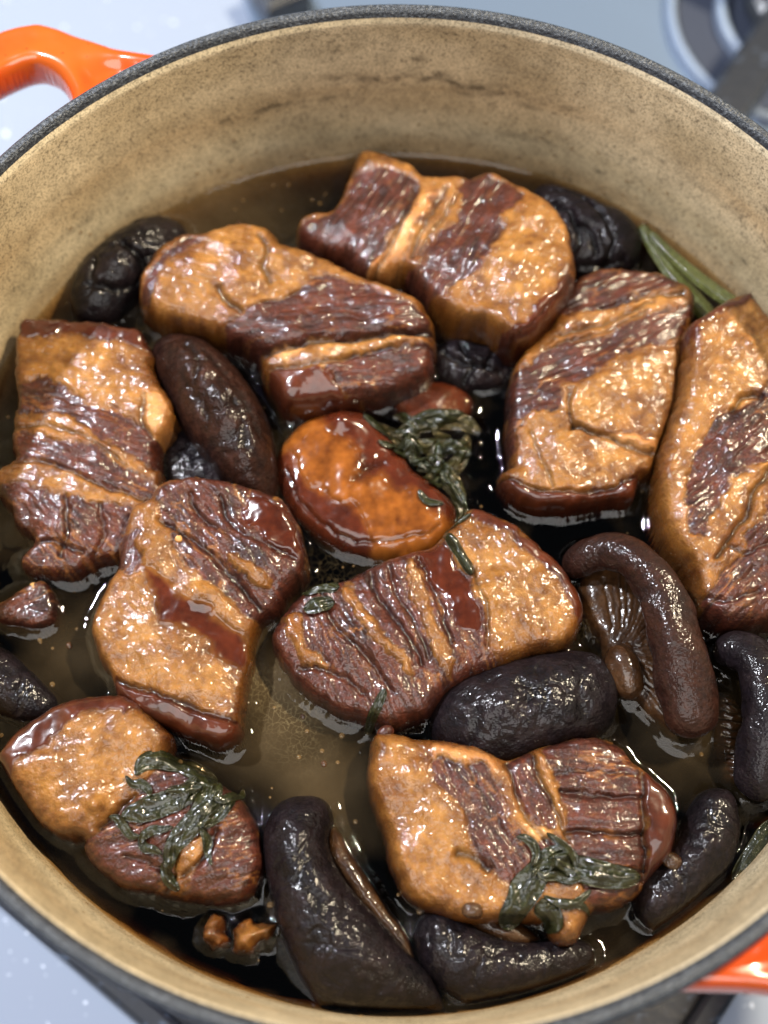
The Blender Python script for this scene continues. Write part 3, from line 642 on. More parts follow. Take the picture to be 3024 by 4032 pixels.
relief('pork_belly', 'pork belly block right of centre with cut amber fat and curled red skin lip', 'pork belly',
 [(1238,625),(1290,602),(1350,603),(1430,618),(1482,655),(1488,700),(1468,752),(1462,800),(1455,872),(1435,938),(1418,975),(1405,1020),(1372,1042),(1362,1078),(1290,1090),(1190,1100),(1130,1088),(1092,1058),(1082,1032),(1108,1010),(1100,960),(1098,890),(1106,830),(1125,782),(1180,732),(1205,680)],
 14, edge=4.0, prof=3.3, dome=2.5, tilt=(.02, .05), rough=1., fib=D(25), seed=81, zo=.5, group=pork_group, wob=.6,
 paints=[('lean', [(1240,610),(1350,592),(1440,612),(1450,640),(1380,655),(1300,680),(1230,690),(1200,680)], D(25)),
  ('lean', [(1090,960),(1095,850),(1130,795),(1200,760),(1290,742),(1400,695),(1495,672),(1475,728),(1390,765),(1300,808),(1250,835),(1215,850),(1205,895),(1150,900),(1122,935),(1110,985)], D(25)),
  ('fat', [(1240,845),(1330,805),(1450,760),(1460,870),(1430,960),(1340,945),(1235,940),(1225,890)]),
  ('pale', [(1290,945),(1350,948),(1425,965),(1415,985),(1350,968)]),
  ('skin', [(1070,1025),(1115,1038),(1180,1060),(1260,1066),(1340,1045),(1372,1030),(1385,1075),(1290,1110),(1150,1115),(1070,1070)])],
 grooves=[([(1235,930),(1300,945),(1350,965),(1410,985)], 2.0, .9), ([(1228,850),(1225,900),(1235,935)], .9, .7), ([(1290,680),(1370,660),(1470,655)], 1., .7), ([(1210,735),(1300,712),(1400,668)], 1., .7), ([(1085,1032),(1180,1062),(1290,1064),(1370,1035)], 1.4, .7), ([(1150,940),(1170,1000),(1190,1050)], .7, .6), ([(1180,765),(1280,735),(1390,690)], .7, .6)])
relief('pork_belly', 'biggest pork belly piece, cut off by the right edge of the frame', 'pork belly',
 [(1468,745),(1520,702),(1580,668),(1660,655),(1740,690),(1800,780),(1840,900),(1840,1100),(1800,1240),(1720,1330),(1640,1352),(1590,1358),(1540,1350),(1502,1312),(1482,1250),(1442,1182),(1420,1130),(1413,1050),(1428,960),(1452,880),(1465,800)],
 21, edge=5.9, prof=3.3, dome=3, tilt=(.0, .05), rough=1.2, fib=D(50), seed=91, zo=.45, group=pork_group, wob=.6, radial=118,
 paints=[('lean', [(1700,835),(1655,845),(1625,885),(1560,910),(1510,955),(1488,1020),(1476,1095),(1488,1155),(1518,1162),(1545,1112),(1565,1060),(1600,1030),(1680,985),(1720,960)], D(40)),
  ('lean', [(1720,1050),(1655,1085),(1640,1125),(1600,1185),(1562,1235),(1530,1290),(1520,1330),(1600,1380),(1800,1300)], D(45)),
  ('fat', [(1700,1000),(1655,1035),(1640,1110),(1590,1180),(1555,1225),(1540,1200),(1590,1130),(1600,1080),(1640,1030)]),
  ('skin', [(1440,780),(1470,735),(1530,690),(1600,655),(1610,668),(1560,695),(1500,735),(1472,790)])],
 grooves=[([(1660,1020),(1620,1080),(1600,1130),(1545,1210)], 1.8, .9), ([(1575,905),(1590,880),(1640,870)], 1.6, .8), ([(1505,1290),(1560,1300),(1640,1280)], .9, .7), ([(1570,1190),(1620,1200),(1660,1180)], .8, .6)],
 bumps=[(1607,762,2.6,1.6)])
relief('pork_fat_slab', 'translucent amber slab of pork fat glazed with dark sauce in the centre of the pot', 'pork fat',
 [(597,978),(640,925),(685,893),(740,884),(800,903),(850,955),(885,1005),(930,1040),(982,1092),(978,1140),(940,1182),(870,1210),(790,1202),(720,1176),(660,1132),(615,1082),(597,1030)],
 6.5, base='amber', edge=7, prof=2.2, dome=1.2, tilt=(.02, .03), rough=.8, seed=101, zo=.4, wob=.6,
 paints=[('glaze', [(700,870),(790,870),(870,940),(900,1000),(960,1040),(1000,1100),(962,1120),(900,1075),(845,1050),(800,1010),(770,975),(735,950),(705,930)]),
  ('glaze', [(575,975),(630,975),(655,1030),(700,1070),(770,1105),(800,1150),(790,1200),(690,1190),(610,1120),(575,1060)]), ('glaze', [(800,1005),(840,985),(850,1010),(790,1040),(760,1045)])],
 grooves=[([(830,1005),(800,1010),(765,1035)], .7, 1.6), ([(618,1010),(650,1085),(710,1135),(765,1165)], .5, .6), ([(770,1165),(830,1170),(900,1160),(950,1135)], .5, .6)],
 bumps=[(735,915,3.2,2.4)])
relief('pork_belly', 'small reddish pork piece mostly sunk below the broth above the central greens', 'pork belly',
 [(845,870),(880,830),(940,820),(1000,835),(1025,870),(1000,905),(930,925),(870,910)], 0.5, base='skin', edge=4.0, prof=3.3, dome=1.5, seed=111, zo=1, group=pork_group)
relief('pork_belly', 'small dark lean pork chunk by the left edge of the frame, above the black mushroom', 'pork belly',
 [(-30,1320),(10,1290),(60,1262),(100,1255),(118,1290),(122,1335),(95,1355),(50,1352),(0,1345)], 3.5, base='lean', edge=2.6, prof=3.3, dome=2, seed=121, zo=1, fib=D(30), group=pork_group)
relief('pork_scrap', 'small amber scrap of pork floating at the bottom left, the left one of two', 'pork scrap',
 [(435,2030),(440,2000),(460,1972),(485,1975),(490,2005),(500,2035),(470,2050)], 3, edge=3, dome=1.5, seed=131, zo=1, rough=2., wob=1.3, wob_s=3, group='scraps floating at the bottom left')
relief('pork_scrap', 'larger amber scrap of pork floating at the bottom left beside the big crescent mushroom', 'pork scrap',
 [(490,2035),(500,2000),(535,1985),(575,1992),(598,1998),(580,2030),(545,2055),(505,2055)], 4, edge=4, dome=2, seed=141, zo=1, rough=2.4, wob=1.3, wob_s=3, group='scraps floating at the bottom left')
mg = 'braised shiitake mushrooms in the pot'
def cap(label, outline, H, seed, edge=14, prof=2.0, colk='cap', **k):
    k.setdefault('zo', .45); k.setdefault('rough', .9); k.setdefault('dome', 2.5); k.setdefault('soft', .42)
    return relief('mushroom', label, 'mushroom', outline, H, base=colk, edge=edge, prof=prof, seed=seed, group=k.pop('group', mg), wob=k.pop('wob', .35), **k)
cap('black folded mushroom floating by the left wall above the wide pork piece',
 [(148,630),(160,590),(190,545),(235,505),(290,475),(345,462),(390,475),(406,510),(395,545),(350,585),(300,625),(270,660),(225,688),(180,688),(155,665)], 14, 201,
 grooves=[([(190,610),(240,620),(290,600),(300,560),(265,530)], 2.2, 1.), ([(205,560),(200,600),(240,615)], 1.2, 1.), ([(300,560),(330,550),(370,560)], 1.2, 1.1)])
cap('black wrinkled mushroom floating against the far right wall of the pot',
 [(1158,430),(1160,395),(1190,368),(1240,370),(1290,395),(1345,440),(1382,490),(1388,535),(1365,570),(1310,585),(1255,588),(1215,560),(1180,500)], 13, 211, radial=119,
 grooves=[([(1190,430),(1230,460),(1250,510),(1230,545)], 1.8, 1.), ([(1260,420),(1300,460),(1330,520),(1310,555)], 1.6, 1.), ([(1215,555),(1290,560),(1350,545)], 1.5, .9), ([(1200,400),(1250,410),(1280,440)], 1.4, .9),([(1240,480),(1275,500),(1290,540)],1.3,.8)])
cap('long dark brown mushroom cap leaning across the left of the pot between two pork pieces',
 [(318,745),(335,712),(375,702),(430,715),(480,752),(525,800),(560,855),(582,915),(592,985),(592,1040),(570,1068),(530,1058),(480,1015),(430,955),(385,890),(348,820),(325,780)], 20, 221, zo=.6, colk='capbrown', edge=13, rough=1.3,
 grooves=[([(400,740),(430,790),(420,830)], 1.2, 1.2), ([(470,830),(520,900),(530,960)], 1., 1.5), ([(440,760),(500,830),(560,930)], .9, 1.2), ([(400,820),(450,900)], .8, 1.2)])
cap('smooth dark mushroom cap half sunk under the long brown cap on the left',
 [(352,1010),(348,960),(370,915),(410,905),(470,960),(520,1040),(500,1070),(430,1072),(370,1058)], 4, 231, edge=8, colk='cap', rough=.5)
cap('crumpled black mushroom wedged below the back pork piece',
 [(945,745),(990,730),(1040,740),(1090,760),(1118,790),(1095,825),(1040,838),(985,832),(945,800)], 6, 241, edge=8, rough=2.2,
 grooves=[([(960,760),(1010,790),(1080,800)], 1.6, .9), ([(1000,745),(1020,790),(1000,825)], 1.5, .9), ([(1060,755),(1050,800)], 1.2, .8)])
cap('big plump black mushroom cap between the middle and bottom right pork pieces',
 [(932,1570),(940,1515),(975,1475),(1040,1445),(1130,1418),(1220,1402),(1285,1403),(1322,1435),(1338,1490),(1325,1548),(1285,1592),(1200,1615),(1115,1642),(1035,1645),(970,1618)], 17, 251, edge=17, rough=.8, dome=3,
 grooves=[([(1120,1470),(1150,1500),(1140,1520)], .9, 1.), ([(1010,1500),(1030,1540),(1020,1590)], .6, 1.4)])
cap('large black crescent mushroom cap at the bottom centre, split side facing right',
 [(568,1800),(580,1755),(615,1722),(665,1714),(702,1728),(716,1765),(706,1810),(722,1862),(762,1922),(822,1990),(880,2058),(925,2100),(955,2160),(950,2230),(860,2250),(760,2230),(690,2160),(645,2095),(612,2020),(585,1930),(570,1860)], 18, 261, edge=17, radial=120.2, rough=.8, tilt=(-.05, .05),
 paints=[], grooves=[([(600,1880),(640,1900),(690,1960)], .5, 2.)])
cap('brown gilled underside strip of the large crescent mushroom at the bottom centre',
 [(712,1775),(735,1790),(765,1840),(800,1895),(845,1960),(885,2020),(905,2070),(880,2075),(820,2005),(760,1935),(715,1870),(700,1820)], 4.5, 271, edge=4, colk='gill', dome=1, zo=.8)
cap('dark mushroom at the very bottom beneath the large pork piece, curled over pale stem',
 [(900,2025),(908,1985),(940,1962),(985,1968),(1010,1990),(1070,2022),(1140,2036),(1210,2030),(1268,2032),(1290,2058),(1275,2100),(1200,2145),(1100,2170),(1000,2160),(925,2105)], 11, 281, edge=13, radial=119.5, rough=.8)
cap('tan stem piece lying behind the mushroom at the very bottom', 
 [(985,1970),(1010,1955),(1070,1975),(1130,2000),(1170,2030),(1120,2045),(1060,2030),(1010,2000)], 6, 285, edge=4, colk='gill', rough=1.0, dome=1)
cap('oblong black mushroom cap standing against the wall at the lower right',
 [(1375,1950),(1388,1905),(1425,1862),(1455,1825),(1480,1780),(1505,1728),(1545,1700),(1585,1708),(1600,1755),(1597,1820),(1578,1885),(1545,1945),(1495,1992),(1440,2010),(1395,1992)], 13, 291, edge=12, radial=119, rough=1.4)
cap('black mushroom half out of the frame at the left edge',
 [(-90,1400),(-30,1385),(10,1402),(50,1432),(85,1470),(120,1508),(118,1535),(80,1550),(30,1550),(-20,1530),(-80,1500)], 9, 301, edge=9, rough=.7)
# curled mushrooms showing their gills
r = relief('mushroom', 'curled reddish brown mushroom at the right, rim arched over its tan gills', 'mushroom',
 [(1250,1250),(1290,1215),(1345,1208),(1400,1235),(1445,1320),(1470,1410),(1485,1510),(1465,1590),(1420,1560),(1370,1510),(1320,1465),(1298,1400),(1262,1330)], 4.5, base='gill', edge=5, dome=1, seed=311, rough=.7, group=mg, zo=.8,
 grooves=[([(1335 + 32 * math.cos(a), 1420 + 32 * math.sin(a)), (1345 + 90 * math.cos(a + .1), 1420 + 100 * math.sin(a + .1)), (1355 + 130 * math.cos(a), 1420 + 190 * math.sin(a))], .12 + .3 * abs(math.sin(a * 37)), .3) for a in np.radians(np.arange(-115, 85, 8.))])
sweep('cap_rim', p3([(1232,1245,2),(1255,1212,7),(1310,1192,11),(1365,1205,14),(1408,1250,15),(1440,1320,15),(1465,1400,14),(1480,1470,12),(1490,1540,9),(1492,1590,5)], 0), [3.5,4.6,5,5.2,5.8,6.6,7.2,7.4,7.2,6.4], .9, 'cap', 'capbrown', 313, 1.1, parent=r, ns=36)
sweep('stem', p3([(1325,1400,3),(1345,1430,6),(1360,1475,5),(1365,1510,2)], 0), [3.2,4.2,4.,3.], .9, 'gill', 'gill', 315, 1.0, parent=r)
r = relief('mushroom', 'curled black mushroom at the right edge of the frame with tan inside', 'mushroom',
 [(1545,1500),(1580,1490),(1615,1540),(1620,1620),(1605,1690),(1570,1680),(1550,1620),(1540,1560)], 2.5, base='gill', edge=4, dome=1, seed=321, rough=1.3, group=mg, zo=.8,
 grooves=[([(1560, y), (1600, y + 8), (1640, y + 4)], .8, .4) for y in range(1500, 1690, 17)])
sweep('cap_rim', p3([(1545,1425,4),(1580,1408,7),(1625,1425,10),(1658,1480,11),(1665,1550,11),(1655,1620,9),(1640,1690,6),(1632,1725,3)], 0), [4.2,5,5.6,6.6,7,7,6.4,5], .9, 'cap', 'cap', 323, 1.3, parent=r, ns=36)

# stewed scallions
r = thing('scallion_stalk', 'pair of olive scallion stalks leaning on the pot wall at the upper right', 'scallion', at(1480, 600, LZ + 1))
def stalkcol(C, s, t):
    a = np.array([.055, .06, .012]); b = np.array([.10, .105, .03])
    return lerp(a, b, np.clip(.5 + .5 * np.cos(t * 9) + .0 * s, 0, 1)[..., None]) * (1 - .35 * smooth(.5, 0, s)[..., None])
sweep('stalk', p3([(1385,485,4),(1420,545,4),(1470,610,4),(1520,672,5),(1545,705,5)], 0), [1.5,2.1,2.5,2.7,2.7], .55, 'leaf', 'leaf', 401, .3, parent=r, colf=stalkcol, ridges=7)
sweep('stalk', p3([(1402,500,6),(1455,555,7),(1520,610,8),(1575,650,9),(1600,668,9)], 0), [1.2,1.8,2.1,2.2,2.2], .6, 'leaf', 'leaf', 405, .3, parent=r, colf=stalkcol, ridges=6)
def leaves(label, loc, items, name='scallion_leaf', cat='scallion'):
    r = thing(name, label, cat, at(*loc, LZ + 3))
    for it in items:
        pth, wd = it[0], it[1]; kw = it[2] if len(it) > 2 else {}
        ribbon('leaf', p3(pth, 3), wd, kw.pop('lift', .5), r, **kw)
    return r
leaves('tangle of dark green scallion leaves just right of the amber fat slab in the centre', (930, 960), [
 ([(785,905),(830,925),(880,950),(915,975)], [4,5.5,5.5,4], dict(seed=1, wave=1.3)),
 ([(860,925),(920,905),(985,900),(1040,925)], [4,6.5,7,4], dict(seed=2, wave=2.0, lift=.9)),
 ([(850,985),(900,960),(960,955),(1020,975)], [4,6,6.5,4], dict(seed=3, wave=2.2, lift=1.2)),
 ([(1010,930),(1000,980),(965,1020),(930,1050)], [4,5.5,5.5,4], dict(seed=4, wave=2.0, lift=1.)),
 ([(900,1010),(940,1000),(980,1030),(1005,1085)], [3.5,5,5,3], dict(seed=5, wave=1.6, lift=1.)),
 ([(950,1030),(985,1060),(1000,1100),(985,1130)], [2.5,4,4,2], dict(seed=6, wave=1.2, lift=.8)),
 ([(880,940),(895,985),(930,1010)], [3,5,3], dict(seed=7, wave=2.2, lift=1.8))])
leaves('short cut strip of scallion lying on the middle pork piece', (990, 1220), [
 ([(955,1172),(975,1200),(1000,1240),(1015,1268)], [2.4,3.6,3.6,3.2], dict(seed=11, wave=.4, fold=1.1))])
leaves('small round bit of scallion in the broth above the middle pork piece', (985, 1150), [
 ([(960,1158),(985,1148),(1012,1140)], [1.8,3.2,1.8], dict(seed=12, wave=.3, fold=1.2))])
leaves('crumpled scallion leaf stuck on the left end of the middle pork piece', (690, 1315), [
 ([(655,1300),(690,1285),(735,1290)], [4,6,4], dict(seed=13, wave=2.0)), ([(660,1340),(690,1330),(725,1325)], [4,5.5,3.5], dict(seed=14, wave=1.6, lift=1))])
leaves('short green scallion strip hanging off the lower edge of the middle pork piece', (808, 1545), [
 ([(832,1508),(815,1540),(790,1585)], [2.6,3.4,2.8], dict(seed=15, wave=.5))])
leaves('limp olive scallion leaves spread over the pork at the lower left', (420, 1760), [
 ([(305,1690),(330,1660),(390,1655),(440,1680),(470,1715)], [3.5,5.5,7,7,4], dict(seed=16, wave=1.8, across=8)),
 ([(275,1775),(330,1760),(390,1740),(450,1715)], [5,8,7,4], dict(seed=17, wave=1.5, lift=.8, across=9)),
 ([(480,1700),(460,1740),(425,1790),(385,1840),(370,1890)], [5,7,7,5.5,3.5], dict(seed=18, wave=1.6, lift=1.1, across=7)),
 ([(510,1720),(490,1760),(450,1800)], [3,4.5,3], dict(seed=19, wave=1.2, lift=.8)),
 ([(365,1870),(372,1905),(395,1930)], [3,4,2.5], dict(seed=20, wave=.8, lift=.8))])
leaves('broad dark green scallion leaf folded over the bottom right pork piece', (1230, 1910), [
 ([(1085,2010),(1110,1960),(1145,1905),(1185,1865),(1215,1850)], [7,8.5,9,7,4], dict(seed=21, wave=1.2, across=5)),
 ([(1180,1870),(1230,1885),(1300,1905),(1370,1905)], [5,7.5,8,4.5], dict(seed=22, wave=1.8, lift=.9)),
 ([(1150,1960),(1180,1985),(1195,2020)], [6,6,4], dict(seed=23, wave=1., lift=.6))])
leaves('flat green scallion piece lying against the wall at the far right bottom', (1625, 1860), [
 ([(1588,1912,2),(1622,1858,3),(1662,1806,3),(1700,1765,2)], [6,8,8,6], dict(seed=24, wave=.5, lift=.4, drape=False)),])

def strands(root, boxc, n, seed, ln=9.):
    rs3 = np.random.RandomState(seed)
    for k in range(n):
        c = np.array(at(boxc[0] + rs3.uniform(-1, 1) * boxc[2], boxc[1] + rs3.uniform(-1, 1) * boxc[3], LZ + 4)); a = rs3.uniform(0, 6.28); pts = []
        for q in range(5):
            pts.append((c[0], c[1], c[2])); a += rs3.uniform(-.8, .8); c = c + np.array([math.cos(a), math.sin(a), 0]) * ln / 4 * rs3.uniform(.7, 1.3)
        ribbon('leaf_strand', pts, [1.6, 2.6, 3.0, 2.4, 1.2], .7, root, seed=seed + k, wave=.5, nv=9, fold=.3)
for o in list(sc.objects):
    if o.get('category') == 'scallion':
        if 'tangle' in o['label']: strands(o, (930, 985, 90, 85), 13, 700)
        if 'limp olive' in o['label']: strands(o, (400, 1760, 90, 85), 9, 730)
        if 'broad dark' in o['label']: strands(o, (1200, 1920, 80, 50), 6, 760, 11)
# ------------------------------------------------------------------ broth
X, Y = np.meshgrid(gax, gax, indexing='ij'); Rr = np.hypot(X, Y)
mask = GH > LZ - .2
Dm = np.where(mask, 0, 99.)
for _ in range(26):
    for dx, dy in ((1, 0), (-1, 0), (0, 1), (0, -1), (1, 1), (-1, -1), (1, -1), (-1, 1)):
        Dm = np.minimum(Dm, np.roll(np.roll(Dm, dx, 0), dy, 1) + S * math.hypot(dx, dy))
hm = 1.75 * np.exp(-Dm / 2.0)
for _ in range(3): hm[1:-1, 1:-1] = (hm[:-2, 1:-1] + hm[2:, 1:-1] + hm[1:-1, :-2] + hm[1:-1, 2:] + 2 * hm[1:-1, 1:-1]) / 6
Zl = LZ + hm + 1.9 * np.exp(-np.clip(120.9 - Rr, 0, None) / 2.4) + .16 * fbm(X / 9, Y / 9, 500, 2) + .02 * fbm(X / 2.5, Y / 2.5, 505, 2)
murk = .04 + .25 * fbm(X / 18, Y / 18, 510, 4)
film = np.zeros(X.shape)
for px, py, rr, am in ((620, 1530, 16, .6), (680, 1720, 14, .5), (150, 1400, 12, .35), (480, 470, 22, .5), (1480, 1650, 14, .25), (330, 720, 10, .3), (560, 1450, 9, .4), (1000, 380, 14, .1), (60, 1150, 12, .2), (1040, 980, 22, -.15), (1200, 1150, 14, -.12), (450, 1900, 30, -.1)):
    c = at(px, py, LZ); murk = murk + am * np.exp(-((X - c[0])**2 + (Y - c[1])**2) / rr**2)
for px, py, rr in ((650, 1560, 9), (1275, 1340, 6), (1300, 1640, 6), (700, 1240, 7), (560, 1480, 5)):
    c = at(px, py, LZ); film = film + np.exp(-((X - c[0])**2 + (Y - c[1])**2) / rr**2)
murk = np.clip(murk, 0, 1)
film = np.clip(film * (.75 + .6 * fbm(X / 5, Y / 5, 520, 3)), 0, 1)
use = Rr < 122.2; cell = use[:-1, :-1] & use[1:, :-1] & use[:-1, 1:] & use[1:, 1:]
idx = np.full(X.shape, -1); uses = np.zeros(X.shape, bool)
for a in (slice(None, -1), slice(1, None)):
    for b in (slice(None, -1), slice(1, None)): uses[a, b] |= cell
idx[uses] = np.arange(uses.sum())
V = np.stack([X[uses], Y[uses], Zl[uses]], 1); C = np.stack([murk[uses], film[uses], smooth(0, 4, Dm)[uses]], 1)
Q = np.stack([idx[:-1, :-1][cell], idx[1:, :-1][cell], idx[1:, 1:][cell], idx[:-1, 1:][cell]], 1)
E = np.concatenate([Q[:, [0, 1]], Q[:, [1, 2]], Q[:, [2, 3]], Q[:, [3, 0]]]).astype(np.int64)
B = E[~np.isin(E[:, 0] * 10**7 + E[:, 1], E[:, 1] * 10**7 + E[:, 0])]
bv = np.unique(B); nv = len(V); mp = {v: nv + k for k, v in enumerate(bv)}; low = V[bv].copy(); low[:, :2] *= .935; low[:, 2] = 44
mid = V[bv].copy(); mid[:, :2] *= .962; mid[:, 2] = 60; mp2 = {v: nv + len(bv) + k for k, v in enumerate(bv)}
f = lambda m_, a: np.array([m_[v] for v in a])
SK = np.vstack([np.stack([B[:, 1], B[:, 0], f(mp, B[:, 0]), f(mp, B[:, 1])], 1), np.stack([f(mp, B[:, 1]), f(mp, B[:, 0]), f(mp2, B[:, 0]), f(mp2, B[:, 1])], 1)])
cap_ = np.stack([f(mp2, B[:, 1]), f(mp2, B[:, 0]), np.full(len(B), nv + 2 * len(bv))], 1)
V = np.vstack([V, mid, low, [[0, 0, 39]]]); C = np.vstack([C, C[bv], C[bv], C[:1]])
mb, n_, l_, b_ = new_mat('dark_soy_broth'); n_.remove(b_); out = n_['Material Output']
at2 = N(n_, 'ShaderNodeAttribute', attribute_name='Col'); sp = N(n_, 'ShaderNodeSeparateColor'); l_.new(at2.outputs['Color'], sp.inputs[0])
dif = N(n_, 'ShaderNodeBsdfDiffuse'); tr = N(n_, 'ShaderNodeBsdfTransparent'); gl = N(n_, 'ShaderNodeBsdfGlossy')
gl.inputs['Roughness'].default_value = .02; tr.inputs[0].default_value = (1, .93, .8, 1)
tc = N(n_, 'ShaderNodeTexCoord'); tn = N(n_, 'ShaderNodeTexNoise'); tn.inputs['Scale'].default_value = 130; tn.inputs['Detail'].default_value = 5
l_.new(tc.outputs['Object'], tn.inputs['Vector'])
mixc = N(n_, 'ShaderNodeMix', data_type='RGBA'); mixc.inputs[6].default_value = (.055, .036, .016, 1); mixc.inputs[7].default_value = (.14, .098, .052, 1); l_.new(tn.outputs[0], mixc.inputs[0])
# network of fine pale fat scum
vo = N(n_, 'ShaderNodeTexVoronoi', feature='DISTANCE_TO_EDGE'); vo.inputs['Scale'].default_value = 620; 
tn2 = N(n_, 'ShaderNodeTexNoise'); tn2.inputs['Scale'].default_value = 300; l_.new(tc.outputs['Object'], tn2.inputs['Vector'])
mxv = N(n_, 'ShaderNodeMix', data_type='VECTOR'); mxv.inputs[0].default_value = .004; l_.new(tc.outputs['Object'], mxv.inputs[4]); l_.new(tn2.outputs['Color'], mxv.inputs[5]); l_.new(mxv.outputs[1], vo.inputs['Vector'])
vr = N(n_, 'ShaderNodeMapRange'); vr.inputs[1].default_value = .0; vr.inputs[2].default_value = .07; vr.inputs[3].default_value = .4; vr.inputs[4].default_value = 0; l_.new(vo.outputs['Distance'], vr.inputs[0])
tn3 = N(n_, 'ShaderNodeTexNoise'); tn3.inputs['Scale'].default_value = 45; l_.new(tc.outputs['Object'], tn3.inputs['Vector'])
r3 = N(n_, 'ShaderNodeMapRange'); r3.inputs[1].default_value = .52; r3.inputs[2].default_value = .66; l_.new(tn3.outputs[0], r3.inputs[0])
fm = N(n_, 'ShaderNodeMath', operation='MULTIPLY'); l_.new(vr.outputs[0], fm.inputs[0]); l_.new(sp.outputs[1], fm.inputs[1])
mixc2 = N(n_, 'ShaderNodeMix', data_type='RGBA'); l_.new(fm.outputs[0], mixc2.inputs[0]); l_.new(mixc.outputs[2], mixc2.inputs[6]); mixc2.inputs[7].default_value = (.55, .43, .22, 1)
l_.new(mixc2.outputs[2], dif.inputs[0])
m1 = N(n_, 'ShaderNodeMixShader'); mk = N(n_, 'ShaderNodeMapRange'); mk.inputs[3].default_value = 0; mk.inputs[4].default_value = .6; l_.new(sp.outputs[0], mk.inputs[0])
mk2 = N(n_, 'ShaderNodeMath', operation='MAXIMUM'); l_.new(mk.outputs[0], mk2.inputs[0]); l_.new(fm.outputs[0], mk2.inputs[1])
l_.new(mk2.outputs[0], m1.inputs[0]); l_.new(tr.outputs[0], m1.inputs[1]); l_.new(dif.outputs[0], m1.inputs[2])
fr = N(n_, 'ShaderNodeFresnel'); fr.inputs[0].default_value = 1.38
bpp = N(n_, 'ShaderNodeBump'); bpp.inputs['Strength'].default_value = .25; bpp.inputs['Distance'].default_value = .1 * MM
tn4 = N(n_, 'ShaderNodeTexNoise'); tn4.inputs['Scale'].default_value = 220; l_.new(tc.outputs['Object'], tn4.inputs['Vector']); l_.new(tn4.outputs[0], bpp.inputs['Height'])
l_.new(bpp.outputs[0], gl.inputs['Normal']); l_.new(bpp.outputs[0], fr.inputs['Normal'])
m2 = N(n_, 'ShaderNodeMixShader'); l_.new(fr.outputs[0], m2.inputs[0]); l_.new(m1.outputs[0], m2.inputs[1]); l_.new(gl.outputs[0], m2.inputs[2])
l_.new(m2.outputs[0], out.inputs['Surface'])
va = N(n_, 'ShaderNodeVolumeAbsorption'); va.inputs[0].default_value = (.66, .52, .30, 1); va.inputs[1].default_value = 270
l_.new(va.outputs[0], out.inputs['Volume'])
Zo = np.array([0, 0, 39.5])
tag(link('broth', mesh('broth', V - Zo, [np.vstack([Q, SK]), cap_], mb, C), None, Zo), 'dark brown glossy braising broth filling the pot around the pork', 'broth')
# small crumbs of meat and spice afloat
def crumb(px, py, r, kc, lab, grp=None, name='food_crumb', lift=0.):
    c = at(px, py, LZ); z = max(LZ - .2, float(topz(c[0], c[1]))) + lift
    c = at(px, py, z)
    rs2 = np.random.RandomState(int(px * 7 + py)); a0 = rs2.uniform(0, 3.14)
    t_ = thing(name, lab, 'crumb', c, grp)
    e = np.array([math.cos(a0), math.sin(a0), 0]) * r
    sweep('body', [tuple(c - e), tuple(c + np.array([0, 0, r * .2])), tuple(c + e)], [r * .6, r * .75, r * .6], .7, 'fat', kc, int(px), .35 * r, ns=12, parent=t_, step=.3, stampit=lift == 0)
for px, py, lab in ((655, 1548, 'tiny brown crumb in the pale scum between the left and middle pork pieces'), (700, 1650, 'tiny crumb in the open broth left of the bottom right pork piece'), (150, 1395, 'tiny crumb in the broth right of the black mushroom at the left edge'), (1330, 1650, 'tiny crumb in the broth under the arched brown mushroom'), (515, 480, 'tiny crumb in the open broth behind the wide pork piece')):
    crumb(px, py, .7 + .4 * ((px * 13 + py) % 7) / 7, 'gill', lab, 'meat crumbs floating in the broth')
crumb(832, 1582, 2.4, 'lean', 'round dark peppercorn sized bit between the middle and bottom right pork pieces')
crumb(386, 1163, 1.3, 'pale', 'pale grain like bit lying on the dark lean left of centre', lift=.1)
crumb(75, 1268, 1.5, 'pale', 'tan crumb on the small lean chunk at the left edge', lift=.1)
crumb(1450, 1862, 2.6, 'gill', 'tan scrap wedged between the oblong black mushroom and the bottom right pork piece')
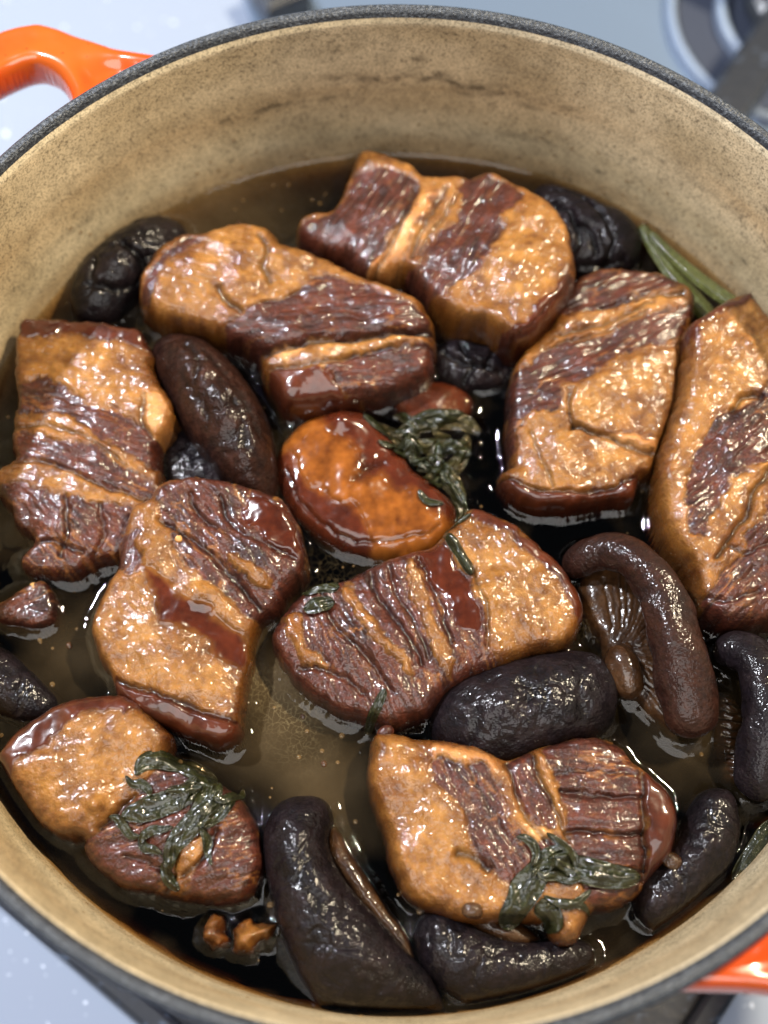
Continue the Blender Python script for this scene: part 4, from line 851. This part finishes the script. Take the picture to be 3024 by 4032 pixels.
crumb(1020, 1968, 2.6, 'gill', 'brownish bit on the mushroom at the very bottom below the large pork piece')
# bubbles and droplets of fat
m_drop, n2, l2, b2 = new_mat('clear_fat_droplet'); b2.inputs['Base Color'].default_value = (.25, .15, .06, 1); b2.inputs['Roughness'].default_value = .05; b2.inputs['Coat Weight'].default_value = 1
b2.inputs['Alpha'].default_value = .35
rs = np.random.RandomState(9); Vs, Qs, k0 = [], [], 0
th = np.linspace(0, 2 * np.pi, 10, endpoint=False); ph = np.linspace(.05, np.pi / 2, 4)
def dome(c, nrm, r, fl):
    global k0
    nrm = nrm / np.linalg.norm(nrm); a = np.cross(nrm, [0.3, .2, 1.]); a /= np.linalg.norm(a); b = np.cross(nrm, a)
    v = np.array([c + r * math.sin(p) * (math.cos(t) * a + math.sin(t) * b) + nrm * r * fl * math.cos(p) for p in ph for t in th])
    q = [[i * 10 + j, (i + 1) * 10 + j, (i + 1) * 10 + (j + 1) % 10, i * 10 + (j + 1) % 10] for i in range(3) for j in range(10)]
    Vs.append(v); Qs.append(np.array(q) + k0); k0 += len(v)
n = 0
while n < 60:
    a = rs.uniform(0, 2 * np.pi); rr = 118 * math.sqrt(rs.uniform(0, 1)); x, y = rr * math.cos(a), rr * math.sin(a)
    i, j = gidx(x), gidx(y)
    if GH[i, j] > LZ - 1: continue
    dome(np.array([x, y, Zl[i, j] - .05]), np.array([0, 0, 1.]), rs.uniform(.25, .9), .45); n += 1
for k in range(150):
    a = rs.uniform(0, 2 * np.pi) if k > 110 else rs.uniform(.5, 2.4); z = LZ + 2 + 18 * rs.uniform(0, 1)**2; r0 = float(RI(z))
    dome(np.array([r0 * math.cos(a), r0 * math.sin(a), z]), np.array([-math.cos(a), -math.sin(a), .1]), rs.uniform(.3, .8), .5)
do = link('fat_droplets', mesh('fat_droplets', np.vstack(Vs) - Zo, np.vstack(Qs), m_drop), None, Zo)
tag(do, 'tiny clear fat droplets and bubbles on the broth and pot wall', 'droplets', kind='stuff')
